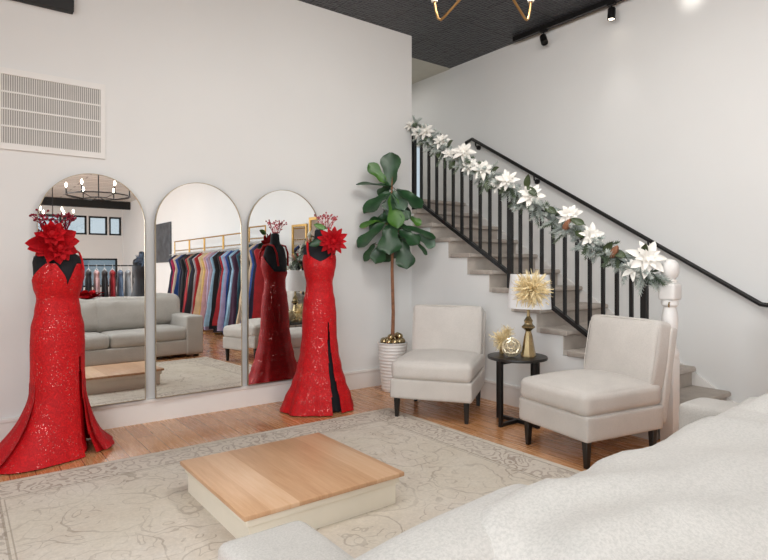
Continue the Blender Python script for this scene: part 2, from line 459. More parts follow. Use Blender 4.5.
s = bmesh.new(); pr = [(1.80, 0), (1.80, .03), (1.84, .05), (5.10, ZS(12)-.03), (5.42, ZS(12)-.03), (5.42, ZS(12)-.3), (1.9, 0)]
va = [s.verts.new((XR-.024, a, b)) for a, b in pr]; vb = [s.verts.new((XR-.001, a, b)) for a, b in pr]
s.faces.new(va); s.faces.new(vb[::-1])
for i in range(len(pr)):
    j = (i+1) % len(pr); s.faces.new((va[i], va[j], vb[j], vb[i]))
add_child('skirt_board', s, 'trim', st, smooth=False)
s = bmesh.new(); box(s, 2.42, XR-.026, 5.44, YEND-.01, ZS(12)-.2, ZS(12)-.046); add_child('landing_slab', s, 'trim', st, smooth=False)

# black railing
rl = thing('stair_railing', 'black metal railing of square balusters draped with a garland', 'railing', (4.145, 2.2, 0))
RX = 4.145
slope = .5986
nz = lambda y: .574+slope*(y-2.63)                  # nosing line
def sloped(y0, y1, dz0, dz1, hw):
    s = bmesh.new()
    p = [(y0, nz(y0)+dz0), (y1, nz(y1)+dz0), (y1, nz(y1)+dz1), (y0, nz(y0)+dz1)]
    va = [s.verts.new((RX-hw, a, b)) for a, b in p]; vb = [s.verts.new((RX+hw, a, b)) for a, b in p]
    s.faces.new(va); s.faces.new(vb[::-1])
    for i in range(4):
        j = (i+1) % 4; s.faces.new((va[i], va[j], vb[j], vb[i]))
    return s
add_child('bottom_rail', sloped(2.20, 4.945, .075, .115, .02), 'black', rl, smooth=False)
add_child('top_rail', sloped(2.13, 4.945, .84, .885, .024), 'black', rl, smooth=False)
ys = [4.925-(4.925-3.53)/11*i for i in range(1, 11)]+[3.53-(3.53-2.22)/11*i for i in range(1, 11)]
for y in ys:
    add_child('baluster', B(RX-.0125, RX+.0125, y-.0125, y+.0125, nz(y)+.09, nz(y)+.86), 'black', rl, smooth=False)
for y, z0 in ((4.925, ZS(11)+.001), (3.53, ZS(6)+.001), (2.235, ZS(1)-.044)):
    add_child('post', B(RX-.022, RX+.022, y-.022, y+.022, z0, nz(y)+.88), 'black', rl, smooth=False)
# white newel
nw = thing('newel_post', 'turned white newel post with a ball top at the foot of the railing', 'post', (4.185, 2.065, 0))
obj('base', B(-.05, .05, -.05, .05, 0.0, .62, .006), 'trim', nw)
obj('shaft', lathe([(.05, .61), (.062, .63), (.062, .66), (.045, .69), (.04, .74), (.052, .84), (.056, .90), (.05, .95), (.042, .985), (.058, 1.0), (.058, 1.025), (.046, 1.04)], 28), 'trim', nw)
bl = B(-.062, .062, -.062, .062, 1.035, 1.16, .02, 3); obj('block', bl, 'trim', nw)
obj('finial', lathe([(.03, 1.155), (.05, 1.165), (.05, 1.18), (.034, 1.19), (.05, 1.205), (.062, 1.235), (.064, 1.27), (.056, 1.305), (.036, 1.328), (.004, 1.336)], 28), 'trim', nw)
obj('hook', T([(-.045, -.02, 1.02), (-.07, -.03, 1.02), (-.085, -.035, 1.008), (-.08, -.033, .992), (-.066, -.028, .99)], .006), 'brass', nw)
# wall handrail
hr = thing('handrail', 'slim black handrail fixed along the white stair wall', 'handrail', (5.1, 3.4, 0))
hz = lambda y: .968+.5905*(y-1.779)
add_child('rail', T([(XR, 5.12, hz(4.959)-.03), (5.13, 5.08, hz(4.959)-.02), (5.11, 4.959, hz(4.959))]+[(5.11, y, hz(y)) for y in (4.5, 3.5, 2.5, 1.80)]+[(5.11, 1.74, hz(1.79)), (5.11, 1.56, hz(1.79))], .019, 12), 'black', hr)
for y in (4.9, 4.016, 2.722, 1.66):
    z = hz(max(y, 1.79))
    b = T([(5.11, y, z-.012), (5.115, y, z-.06), (5.16, y, z-.075)], .009, 8); tube(b, [(5.155, y, z-.075), (XR, y, z-.075)], .028, 14)
    add_child('bracket', b, 'black', hr)

# ------------------------------------------------------------------ garland along the rail
gl = thing('garland', 'frosted pine garland with white poinsettias draped along the stair railing', 'garland', (4.08, 3.4, 0))
def petal(bm, base, d, up, L, W, curl=.3, n=6, m=4):
    d = Vector(d).normalized(); up = Vector(up); up = (up-d*up.dot(d)).normalized(); sd = d.cross(up)
    rows = []
    for i in range(n+1):
        t = i/n; w = W*(sin(PI*min(1, t**.8))**.75 if t < 1 else 0)*.5+.0015
        c = Vector(base)+d*L*t+up*(curl*L*(t-t*t*1.6))
        rows.append([bm.verts.new(c+sd*w*(2*j/m-1)+up*(abs(2*j/m-1)**2*w*.35)) for j in range(m+1)])
    for a, b in zip(rows, rows[1:]):
        for j in range(m): bm.faces.new((a[j], a[j+1], b[j+1], b[j]))
def flower(R0, face, n=6, layers=2, W=.42, rnd=.12, seed=0):
    rg = random.Random(seed); face = Vector(face).normalized(); a = face.orthogonal().normalized(); b = face.cross(a); bm = bmesh.new()
    for l in range(layers):
        for k in range(n):
            th = 2*PI*(k+l*.5)/n+rg.uniform(-.15, .15); tilt = .15+l*.42
            d = (a*cos(th)+b*sin(th))*cos(tilt)+face*sin(tilt)
            L = R0*(1-.24*l)*rg.uniform(1-rnd, 1+rnd)
            petal(bm, face*.004*l, d, face, L, L*W*rg.uniform(.9, 1.15), rg.uniform(.1, .35))
    ball(bm, face*.012, R0*.12, 8, 6)
    return bm
def gpos(y, u=0, v=0, w=0): return Vector((RX-.02+w, y, nz(y)+.90+v))
vine = []
for i in range(40):
    y = 4.90-i*(4.90-2.17)/39; vine.append(gpos(y, v=.015*sin(i*1.3)+(-.02 if y > 4.9 else 0), w=-.02+.02*sin(i*2.1)))
def sprig(bm, p, d, L, n=44, nl=.05):
    d = d.normalized(); u = d.orthogonal().normalized(); w = d.cross(u)
    q = p+d*L+Vector((0, 0, -.03*L/.2)); tube(bm, [p, (p+q)/2+Vector((0, 0, .01)), q], [.004, .003, .0015], 4)
    for i in range(n):
        t = (i+.5)/n; c = p.lerp(q, t); th = i*2.4; dr = (u*cos(th)+w*sin(th))*.8+d*.75; dr.normalize()
        s = dr.cross(d).normalized()*.0062; tip = c+dr*nl*(1.1-.5*t)
        a0, a1, a2 = bm.verts.new(c-s), bm.verts.new(c+s), bm.verts.new(tip)
        bm.faces.new((a0, a1, a2))
rg = random.Random(5)
for nm, mt, cnt in (('frosted_foliage', 'frostpine', 210), ('green_foliage', 'pine', 100)):
    bm = tube(bmesh.new(), vine, .008, 6) if mt == 'frostpine' else bmesh.new()
    for i in range(cnt):
        p = vine[min(39, int(i*40/cnt))]+Vector((rg.uniform(-.03, .03), rg.uniform(-.04, .04), rg.uniform(-.03, .03)))
        d = Vector((rg.uniform(-1, .3), rg.uniform(-1.3, .6 if p.y < 4.8 else 0), rg.uniform(-.9, .5)))
        sprig(bm, p, d, rg.uniform(.08, .17))
    add_child(nm, bm, mt, gl, smooth=False)['kind'] = 'stuff'
fl = [(4.623, .05, .125), (4.74, .0, .10), (4.371, .06, .115), (4.26, -.02, .09), (4.041, .09, .14), (3.96, -.02, .12), (3.794, .03, .13), (3.478, .08, .13), (3.60, -.01, .10), (3.223, .07, .15), (2.83, .11, .12), (2.63, .05, .12), (2.17, .14, .165), (2.27, .0, .10), (4.86, .02, .10)]
for i, (y, v, r0) in enumerate(fl):
    p = gpos(y, v=v, w=-.07)
    bm = flower(r0*.88, (-.75+rg.uniform(-.2, .2), -.55+rg.uniform(-.25, .25), .35+rg.uniform(-.2, .3)), 7, 3, .40, seed=i)
    add_child('poinsettia', move(bm, p), 'whitepetal', gl)
def leaf_flat(L, W, seed=0, n=10, m=6, wave=.05, cup=.25, droop=.3, fiddle=True):
    """leaf along +X from the origin, face +Z"""
    bm = bmesh.new(); rows = []; rgl = random.Random(seed); ph = rgl.uniform(0, 6)
    for i in range(n+1):
        t = i/n
        if fiddle: w = (.55*sin(PI*min(1, t*1.25))**.9*(1 if t < .4 else 0) if t < .4 else 0); prof = [0.06, .40, .62, .66, .64, .72, .88, 1.0, .98, .74, .12]; w = prof[min(10, int(round(t*10)))]
        else: w = sin(PI*t**.85)**.8+.04*(1-t)
        w *= W*.5
        row = []
        for j in range(m+1):
            s = 2*j/m-1
            z = cup*W*.5*s*s+wave*W*sin(t*11+ph+(2 if s > 0 else 0))*abs(s)**2-droop*L*t*t
            row.append(bm.verts.new((L*t*(1-.12*droop*t), w*s, z)))
        rows.append(row)
    for a, b in zip(rows, rows[1:]):
        for j in range(m): bm.faces.new((a[j], a[j+1], b[j+1], b[j]))
    # midrib
    tube(bm, [(L*t*(1-.12*droop*t), 0, -droop*L*t*t-.002) for t in (-.08, .0, .3, .6, .95)], [.004, .004, .003, .0022, .001], 5)
    return bm
def orient(bm, base, tip, face):
    x = (Vector(tip)-Vector(base)).normalized(); f = Vector(face); z = (f-x*f.dot(x)).normalized(); y = z.cross(x)
    m = Matrix((x, y, z)).transposed().to_4x4(); m.translation = Vector(base); return xf(bm, m)
for i, (y, v, dy, dz) in enumerate([(4.273, .08, -.8, .3), (4.4, -.03, -.2, -.9), (3.673, .10, -.9, .3), (3.26, .20, -.4, 1), (3.15, .18, .6, .7), (2.947, .10, .8, .6), (2.679, .19, .8, .4), (2.753, .03, -.6, -.3), (2.326, .10, .9, .5), (2.20, .2, -.4, .9), (4.2, -.06, -.3, -1), (4.16, -.04, .4, -.9), (2.5, -.02, -.6, .6), (3.72, -.05, -.2, -1)]):
    p = gpos(y, v=v*.6, w=-.08); d = Vector((-.3, dy, dz)).normalized()
    bm = leaf_flat(.13, .06, i, fiddle=False, droop=.1); orient(bm, p, p+d, (-.8, -.5, .3)); add_child('magnolia_leaf', bm, 'magnolia', gl)
for i, (y, v) in enumerate([(2.829, .03), (2.411, .05)]):
    p = gpos(y, v=v, w=-.10); bm = bmesh.new()
    lathe([(.004, -.06), (.022, -.045), (.03, -.015), (.026, .02), (.014, .05), (.003, .065)], 14, f=lambda a, z: 1+.12*sin(5*a+z*160), bm=bm)
    move(bm, p, (.5, -.6, .4)); add_child('pinecone', bm, 'cone', gl)

# ------------------------------------------------------------------ ceiling track
tr = thing('track_rail', 'black lighting track on the ceiling along the stair wall', 'track', (5.05, 0, ZC))
obj('rail', B(-.02, .02, -8, 4.25, -.05, 0), 'black', tr, False)
heads = [(3.84, -25, 15, 'unlit black spotlight nearest the stairwell end of the ceiling track', 0), (3.05, 0, 5, 'lit black spotlight pointing straight down from the ceiling track', 1)]
for y, ax, ay, lb, on in heads+[(-2.0-1.3*i, 10, -10, 'black spotlight on the far run of ceiling track, seen in the mirror', 1) for i in range(4)]:
    h = thing('track_spotlight', lb, 'spotlight', (5.05, y, ZC-.05), group='mirrored track spotlights' if 'mirror' in lb else None)
    obj('adapter', B(-.018, .018, -.04, .04, -.02, 0), 'black', h, False)
    obj('stem', T([(0, 0, -.015), (0, 0, -.07)], .008), 'black', h)
    c = lathe([(.004, .055), (.03, .055), (.036, .045), (.037, -.055), (.03, -.06), (.027, -.045), (.004, -.04)], 24)
    can = obj('can', move(c, (0, 0, -.10), (R(ax), R(ay), 0)), 'black', h)
    if on:
        l = lathe([(.001, -.046), (.026, -.047), (.026, -.05), (.001, -.051)], 20)
        obj('lamp', move(l, (0, 0, -.10), (R(ax), R(ay), 0)), 'bulb', can)

# ------------------------------------------------------------------ vent and high black panel
vt = thing('return_air_grille', 'large white return air grille on the wall above the first mirror', 'vent', (.592, YW, 2.418))
W2, H2 = .358, .292
b = bmesh.new()
for (x0, x1, z0, z1) in ((-W2, W2, H2-.045, H2), (-W2, W2, -H2, -H2+.045), (-W2, -W2+.035, -H2+.045, H2-.045), (W2-.035, W2, -H2+.045, H2-.045)):
    box(b, x0, x1, -.016, 0, z0, z1)
for i in (1, 2, 3):
    z = -H2+.045+(2*H2-.09)*i/4; box(b, -W2+.035, W2-.035, -.014, -.002, z-.006, z+.006)
obj('frame', b, 'whitemetal', vt, False)
obj('filter', B(-W2+.03, W2-.03, -.003, -.001, -H2+.04, H2-.04), 'ventdark', vt, False)
b = bmesh.new(); nf = 46
for i in range(nf):
    x = -W2+.035+(2*W2-.07)*(i+.5)/nf; box(b, x-.0026, x+.0026, -.012, -.0035, -H2+.045, H2-.045)
obj('louver_grille', b, 'whitemetal', vt, False)
bp = obj('wall_panel', B(-1.3, .7236, YW-.07, YW, 3.207, 3.66, .004), 'matteblack')
tag(bp, 'flat black panel mounted high on the white wall above the air grille', 'panel')

# ------------------------------------------------------------------ mirrors
ZB, MH, MWD = .20, 1.80, .755
def arch(w, h, n=40):
    r = w/2; p = [(-r, 0), (r, 0)]
    for i in range(n+1):
        a = PI*i/n; p.append((r*cos(a), h-r+r*sin(a)))
    return p
def make_mirror(cx, tilt, yaw, label):
    t_ = R(tilt)
    root = thing('arched_mirror', label, 'mirror', (cx, YW-.035-MH*.5*sin(t_)-.5*MWD*abs(sin(R(yaw))), ZB), group='arched mirrors')
    root.rotation_euler = (-t_, 0, R(yaw))
    outer = arch(MWD, MH); inn = [(x*(1-.012), .005+z*(1-.005)) for x, z in outer]
    g = bmesh.new(); va = [g.verts.new((x, -.008, z)) for x, z in inn]; vb = [g.verts.new((x, .008, z)) for x, z in inn]
    g.faces.new(va); g.faces.new(vb[::-1])
    for i in range(len(va)):
        j = (i+1) % len(va); g.faces.new((va[i], va[j], vb[j], vb[i]))
    obj('mirror_glass', g, 'mirror', root, False)
    f = bmesh.new(); A = [[f.verts.new((x, y, z)) for x, z in pl] for pl, y in ((outer, -.014), (inn, -.014), (inn, .012), (outer, .012))]
    for q in range(4):
        a, b2 = A[q], A[(q+1) % 4]
        for i in range(len(a)):
            j = (i+1) % len(a); f.faces.new((a[i], a[j], b2[j], b2[i]))
    obj('frame', f, 'mirrorframe', root)
    return root
make_mirror(.864, .85, .41, 'arched mirror behind the trailing red gown, below the air grille')
make_mirror(1.692, .54, 1.6, 'middle arched mirror standing alone between the two red gowns')
make_mirror(2.50, 0.0, 1.1, 'arched mirror partly behind the red gown nearest the potted fig')

# ------------------------------------------------------------------ rug, fitting platform
rugc = (1.505, 2.825)
rg_ = obj('area_rug', cushion(3.21, 2.45, .012, .004, n=20, amp=0), 'rug', loc=(rugc[0], rugc[1], .0065))
tag(rg_, 'faded beige and brown oriental rug on the wooden floor', 'rug')
px0, px1, py0, py1, pz = 1.02, 1.93, 2.37, 3.27, .185
pc = ((px0+px1)/2, (py0+py1)/2, 0.0125)
pf = thing('fitting_platform', 'low square platform with blond wood top and cream base on the rug', 'platform', pc)
hw, hd = (px1-px0)/2, (py1-py0)/2
obj('top', B(-hw, hw, -hd, hd, pz-.0125-.024, pz-.0125, .005), 'wood', pf)
b = B(-hw+.035, hw-.035, -hd+.035, hd-.035, 0, pz-.0365)
obj('base', b, 'plinth', pf, False)
obj('molding', B(-hw+.02, hw-.02, -hd+.02, hd-.02, pz-.075, pz-.0365, .006), 'plinth', pf)

# ------------------------------------------------------------------ slipper chairs
def slipper(loc, rz, label, w=.645, rugleg=0.0):
    """origin on the floor under the middle of the front edge; the chair runs back along +Y"""
    r = thing('slipper_chair', label, 'chair', loc, rz, group='armless slipper chairs')
    d = .72
    obj('seat_frame', move(cushion(w, d, .165, .018, n=10, amp=.001), (0, d/2, .2575)), 'chair', r)
    c = cushion(w-.004, d+.01, .16, .05, (.004, .008, .045), n=18, amp=.004, fs=5, seed=loc[0])
    obj('seat_cushion', move(c, (0, d/2-.002, .410), (R(.4), 0, 0)), 'chair', r)
    fr = cushion(w-.01, .075, .66, .022, n=12, amp=.002)
    obj('back_frame', move(fr, (0, d+.066, .535), (R(-10.5), 0, 0)), 'chair', r)
    bc = cushion(w-.03, .15, .465, .035, (.0, .025, .01), n=18, amp=.005, fs=5, seed=loc[1])
    at = (0, d+.004, .672)
    bk = obj('back_cushion', move(bc, at, (R(-11.5), 0, 0)), 'chair', r)
    ww, hh = (w-.03)/2-.008, .2325-.008
    pts = []
    for i in range(49):
        a = 2*PI*i/48; ca, sa = cos(a), sin(a); q = 1/max(abs(ca)**9+abs(sa)**9, 1e-9)**(1/9)
        pts.append((ww*ca*q, -.068, hh*sa*q))
    obj('piping', move(tube(bmesh.new(), pts, .0038, 6), at, (R(-11.5), 0, 0)), 'chair', bk)
    for x, y in ((-1, .05), (1, .05), (-1, d-.05), (1, d-.05)):
        lg = bmesh.new(); bmesh.ops.create_cube(lg, size=1)
        for v in lg.verts:
            q = .046 if v.co.z > 0 else .03
            zb = rugleg if (x < 0 and y < .1) else 0
            v.co = Vector((x*(w/2-.05)+v.co.x*q, y+v.co.y*q, .175 if v.co.z > 0 else zb))
        bmesh.ops.bevel(lg, geom=lg.edges[:], offset=.003, segments=1, affect='EDGES')
        obj('leg', lg, 'blackwood', r)
    return r
slipper((3.115, 3.50, 0), R(-55.1), 'light beige slipper chair between the potted fig and the round table', .69, .0130)
slipper((3.205, 2.385, 0), R(-100.0), 'light beige slipper chair in front of the white newel post')

# ------------------------------------------------------------------ side table, lamp, ornaments
tb = thing('side_table', 'small round black side table between the two slipper chairs', 'table', (3.68, 3.06, 0))
obj('tabletop', lathe([(.001, .523), (.225, .523), (.24, .528), (.242, .54), (.238, .549), (.001, .55)], 48), 'blackwood', tb)
for dx, dy in ((0, .2), (-.2, 0), (.2, 0), (0, -.2)):
    obj('leg', B(dx-.014, dx+.014, dy-.014, dy+.014, .0, .523), 'black', tb, False)
obj('crossbar', B(-.186, .186, -.013, .013, .005, .03), 'black', tb, False)
obj('crossbar', B(-.013, .013, -.186, .186, .004, .031), 'black', tb, False)
obj('apron', B(-.205, .205, -.012, .012, .498, .522), 'black', tb, False)
lp = thing('table_lamp', 'faceted gold table lamp with a white drum shade on the side table', 'lamp', (3.715, 2.975, .5505))
def ngon(prof, n): return lathe(prof, n)
b = ngon([(.062, 0), (.062, .012), (.052, .05), (.034, .16), (.024, .20), (.022, .207)], 8)
obj('base', b, 'brass', lp, True, 20)
obj('neck', lathe([(.018, .2), (.03, .215), (.052, .235), (.053, .243), (.034, .262), (.03, .275), (.036, .29), (.03, .30), (.014, .325), (.012, .37), (.018, .385), (.008, .40), (.006, .52)], 8), 'brass', lp, True, 20)
sh = bmesh.new(); n = 48
prof = [(.174, .39), (.155, .665), (.152, .665), (.171, .39)]
rings = [[sh.verts.new((r_*cos(2*PI*k/n), r_*sin(2*PI*k/n), z)) for k in range(n)] for r_, z in prof]
for i in range(4):
    a, b2 = rings[i], rings[(i+1) % 4]
    for k in range(n): sh.faces.new((a[k], a[(k+1) % n], b2[(k+1) % n], b2[k]))
obj('lamp_shade', move(sh, (0, 0, 0), (0, R(1.5), 0)), 'shade', lp)
sp = bmesh.new()
for k in range(3):
    tube(sp, [(0, 0, .50), (.158*cos(k*2.09), .158*sin(k*2.09), .52)], .0025, 5)
obj('shade_ring', sp, 'brass', lp)
def pompom(n, R0, seed, squash=None):
    """spray of thin tulle strips"""
    rr = random.Random(seed); bm = bmesh.new()
    ball(bm, (0, 0, 0), R0*.16, 8, 6)
    for i in range(n):
        d = Vector((rr.gauss(0, 1), rr.gauss(0, 1), rr.gauss(0, 1))).normalized()
        if squash: d = Vector((d.x*squash[0], d.y*squash[1], d.z*squash[2])).normalized()
        L = R0*rr.uniform(.4, 1.0)*rr.uniform(.8, 1.15); s = d.orthogonal().normalized(); s = Matrix.Rotation(rr.uniform(0, 6.28), 3, d) @ s
        w = L*rr.uniform(.018, .05); q = d.cross(s)
        pts = [d*.01, d*L*.4+q*L*rr.uniform(-.08, .08), d*L*.75+q*L*rr.uniform(-.15, .15), d*L+q*L*rr.uniform(-.25, .25)]
        ws = [w*.3, w, w*1.1, w*.4]
        vs = [(bm.verts.new(p-s*x), bm.verts.new(p+s*x)) for p, x in zip(pts, ws)]
        for a, b2 in zip(vs, vs[1:]): bm.faces.new((a[0], a[1], b2[1], b2[0]))
    return bm
o = obj('tulle_bow', pompom(1000, .165, 3, (1, .75, .9)), 'tulle', loc=(3.715-.115, 2.975-.125, .5505+.552)); tag(o, 'gold tulle pompom bow tied on the front of the white lampshade', 'bow')
cg = thing('openwork_ball', 'pale gold openwork ball resting on the side table beside the lamp', 'ornament', (3.585, 3.04, .5505+.078))
b = bmesh.new(); bmesh.ops.create_icosphere(b, subdivisions=2, radius=.074)
bmesh.ops.wireframe(b, faces=b.faces[:], thickness=.013, use_replace=True, use_even_offset=True)
obj('lattice_shell', b, 'pearlgold', cg)
obj('core', ball(bmesh.new(), (0, 0, 0), .058, 16, 10), plain('pearl_core', 'e2d8c6', .4), cg)
tp = thing('tulle_spray', 'gold tulle flower spray standing behind the openwork ball on the side table', 'decoration', (3.655, 3.205, .5505))
obj('bloom', move(pompom(420, .11, 8), (0, 0, .115)), 'tulle', tp); obj('bloom', move(pompom(200, .08, 9), (.03, -.035, .18)), 'tulle', tp)
obj('stem', T([(0, 0, 0), (0, 0, .1)], .02, 8), 'brass', tp)

# ------------------------------------------------------------------ fiddle leaf fig
PX, PY = 3.597, 4.617
pot = thing('planter', 'tapered white ribbed planter on the floor beside the mirror wall', 'planter', (PX, PY, 0))
pr = [(.10, 0), (.108, .004)]
for i in range(14):
    z = .02+i*.033; r_ = .108+.042*(z/.49); pr += [(r_, z), (r_+.006, z+.012), (r_+.001, z+.026)]
pr += [(.155, .487), (.158, .495), (.15, .5), (.143, .495), (.138, .46), (.002, .455)]
obj('pot_body', lathe(pr, 40), 'pot', pot)
fg = thing('fiddle_leaf_fig', 'tall fiddle leaf fig with glossy dark green leaves in the white planter', 'plant', (PX, PY, .456), R(52.93-90))
obj('soil', lathe([(.12, 0), (.134, .004), (.134, .012), (.002, .016)], 24), 'soil', fg)
obj('trunk', T([(0, 0, .0), (.008, 0, .35), (-.004, .005, .8), (.004, 0, 1.15), (-.01, 0, 1.5), (0, 0, 1.75)], [.021, .018, .016, .014, .011, .008], 10), 'trunk', fg)
LF = [  # base(x,y) tip(x,y) in a 362 units-per-metre elevation of the plant; width; depth base, depth tip; face (right, away, up); tone
 (190,215,190,88,74,0,-.02,(-.1,-1,.1),0),(172,200,112,128,46,0,-.05,(.1,-1,.2),1),(195,215,70,188,42,0,-.10,(0,-.35,1),0),(188,235,92,308,66,0,-.10,(-.5,-.8,.5),0),
 (212,225,306,285,72,0,-.10,(.3,-.7,.7),0),(192,245,218,362,62,-.02,-.12,(.2,-1,.1),1),(175,345,68,432,62,0,-.08,(-.5,-.7,.5),0),(188,355,186,460,84,-.03,-.16,(0,-1,.25),0),
 (212,362,357,385,58,0,-.06,(.1,-.5,1),0),(222,375,292,425,58,-.02,-.12,(.2,-.9,.5),0),(232,415,248,514,70,-.02,-.12,(0,-1,.1),0),(172,420,132,492,60,0,-.1,(-.3,-1,.2),0),
 (140,340,74,360,32,.0,.02,(-.2,-.8,.7),1),(132,425,88,488,34,0,.02,(-.6,-.8,.1),0),(285,420,332,462,24,.02,.04,(.3,-.7,.5),0),(262,325,304,352,32,.04,.03,(.2,-.9,.3),1),
 (285,392,355,432,44,0,-.02,(.3,-.9,.2),2),(165,300,205,345,44,0,-.05,(0,-1,.3),0),(200,250,260,330,60,.05,.1,(.3,-.8,.4),0),(190,310,110,372,56,.04,.07,(-.3,-.8,.4),0),
 (200,330,270,410,64,.06,.16,(.2,-.9,.4),0),(195,400,160,490,64,.05,.14,(0,-.9,.4),0),(200,380,230,480,64,.05,.16,(.1,-.9,.4),0),(195,240,180,300,54,-.02,-.08,(-.2,-1,.3),0),
 (200,230,240,300,52,-.02,-.06,(.3,-.9,.4),2),(205,290,262,330,40,-.02,-.06,(.1,-1,.3),0),(190,200,150,245,50,.03,.1,(-.3,.8,.5),0),(200,260,260,250,54,.06,.2,(.2,.6,.8),0),
 (195,420,170,440,50,.08,.22,(0,.5,.9),0),(195,350,110,330,56,.05,.06,(-.3,.4,.9),0)]
for i, (bx, by, tx, ty, w, d0, d1, fc_, tone) in enumerate(LF):
    q = lambda x, y, d: Vector(((x-197)/362, d, 2.683-.456-y/362))
    p0, p1 = q(bx, by, d0), q(tx, ty, d1); L = (p1-p0).length
    bm = leaf_flat(L*1.03, max(.05, w/362)*1.06, i, n=10, droop=.08+.05*(i % 3), cup=.18)
    orient(bm, p0, p1, fc_)
    lf = obj('leaf', bm, ('fig', 'figlight', 'figpale')[tone], fg, True, 80)
    if abs(bx-197) > 16 or abs(d0) > .03:       # petiole to the trunk
        pe = T([q(197, by+22, 0), q((bx+197)/2, by+10, d0*.5), p0+(p1-p0)*.02], [.004, .0035, .003], 6); obj('petiole', pe, 'trunk' if tone == 0 else 'figlight', lf)
rb = random.Random(2)
bpos = [(-.085, -.05, 0), (-.04, -.09, 0), (.02, -.095, .005), (.075, -.06, 0), (.095, 0, 0), (-.095, .02, 0), (-.05, -.035, .045), (.052, -.05, .05), (.06, .04, .02), (-.06, .07, 0), (0, .09, 0), (.075, .01, .05)]
for i, (x, y, z) in enumerate(bpos):
    o = obj('gold_bauble', ball(bmesh.new(), (0, 0, 0), .036, 16, 10), 'brass', loc=(PX+x, PY+y, .507+z))
    tag(o, 'shiny gold bauble heaped with others around the fig trunk', 'bauble', 'gold baubles in the planter')

# ------------------------------------------------------------------ mannequins and gowns
def spl(tab, z):
    if z <= tab[0][0]: return tab[0][1:]
    for a, b2 in zip(tab, tab[1:]):
        if z <= b2[0]:
            t = (z-a[0])/(b2[0]-a[0]); t = t*t*(3-2*t)
            return tuple(a[i]+(b2[i]-a[i])*t for i in range(1, len(a)))
    return tab[-1][1:]
BODY = [(.46, .05, .05), (.60, .115, .10), (.80, .142, .12), (.95, .14, .108), (1.06, .118, .092), (1.15, .135, .108), (1.22, .148, .12), (1.28, .152, .105), (1.33, .158, .085), (1.37, .15, .07), (1.395, .11, .062), (1.415, .065, .055), (1.44, .05, .05), (1.50, .045, .047), (1.512, .03, .03), (1.515, .004, .004)]
def dress_form(loc, rz, zs, ws, label):
    r = thing('mannequin', label, 'mannequin', loc, rz)
    bm = bmesh.new(); n = 32; rings = []
    for z, rx, ry in BODY:
        rings.append([bm.verts.new((rx*ws*cos(2*PI*k/n), ry*ws*sin(2*PI*k/n)-(.012 if 1.12 < z < 1.30 and k > 16 else 0), z*zs)) for k in range(n)])
    for a, b2 in zip(rings, rings[1:]):
        for k in range(n): bm.faces.new((a[k], a[(k+1) % n], b2[(k+1) % n], b2[k]))
    bm.faces.new(rings[0][::-1]); bm.faces.new(rings[-1])
    obj('torso', bm, 'blackcloth', r, True, 80)
    obj('pole', T([(0, 0, .015), (0, 0, .46*zs)], .018, 12), 'black', r)
    obj('base', lathe([(.001, 0), (.15, 0), (.16, .006), (.15, .016), (.03, .024), (.001, .026)], 32), 'black', r)
    return r
def gown(loc, rz, zs, prof, hemf, topf, slit, label, mat='gown', n=144, m=70, folds=(9, .035)):
    r = thing('evening_gown', label, 'gown', loc, rz)
    bm = bmesh.new(); cols = []
    for k in range(n):
        a = 2*PI*k/n; zt = topf(a); col = []
        for j in range(m+1):
            v = j/m; z = zt*(v**1.25)
            rx, ry = spl(prof, z)
            fl_ = max(0, 1-z/.62)**1.6
            rad = 1+folds[1]*fl_*sin(folds[0]*a+1.2*sin(2*a))+.4*folds[1]*fl_*sin(2*folds[0]*a+2)
            ex = hemf(a)*max(0, 1-z/.42)**2.2
            x, y = rx*cos(a)*rad+cos(a)*ex, ry*sin(a)*rad+sin(a)*ex
            zz = z*zs+.008
            col.append(bm.verts.new((x, y, zz)))
        cols.append(col)
    for k in range(n):
        a = 2*PI*(k+.5)/n; c0, c1 = cols[k], cols[(k+1) % n]
        for j in range(m):
            z = topf(a)*(((j+.5)/m)**1.25)
            if slit:
                sa, sz, wid = slit; dl = abs((a-sa+PI) % (2*PI)-PI)
                if z < sz and dl < wid*(1-z/sz)**.6+.5*PI/n: continue
            bm.faces.new((c0[j], c1[j], c1[j+1], c0[j+1]))
    bm.verts.ensure_lookup_table()
    bmesh.ops.delete(bm, geom=[v for v in bm.verts if not v.link_faces], context='VERTS')
    obj('dress_body', bm, mat, r, True, 80)
    return r
def petals_cluster(parts, seed):
    pass
def crown(n, R0, Hh, seed, mat, parent):
    rr = random.Random(seed); bm = bmesh.new()
    tube(bm, [(R0*cos(a*.2), R0*sin(a*.2)*.8, 0) for a in range(32)], .006, 6)
    for i in range(n):
        a = 2*PI*i/n+rr.uniform(-.1, .1); h = Hh*rr.uniform(.55, 1.0)
        p0 = Vector((R0*cos(a), R0*sin(a)*.8, 0)); p1 = p0+Vector((cos(a)*.02, sin(a)*.02, h*.55)); p2 = p0+Vector((cos(a)*.045+rr.uniform(-.02, .02), sin(a)*.04, h))
        tube(bm, [p0, p1, p2], [.004, .003, .002], 5); ball(bm, p2, .0085, 7, 5)
        for s in range(4):
            t = rr.uniform(.3, .95); q = p1.lerp(p2, t) if t > .5 else p0.lerp(p1, t*1.6); e = q+Vector((rr.uniform(-.04, .04), rr.uniform(-.03, .03), rr.uniform(.005, .04)))
            tube(bm, [q, e], [.003, .002], 4); ball(bm, e, .008, 7, 5)
    return obj('beaded_sprigs', bm, mat, parent)

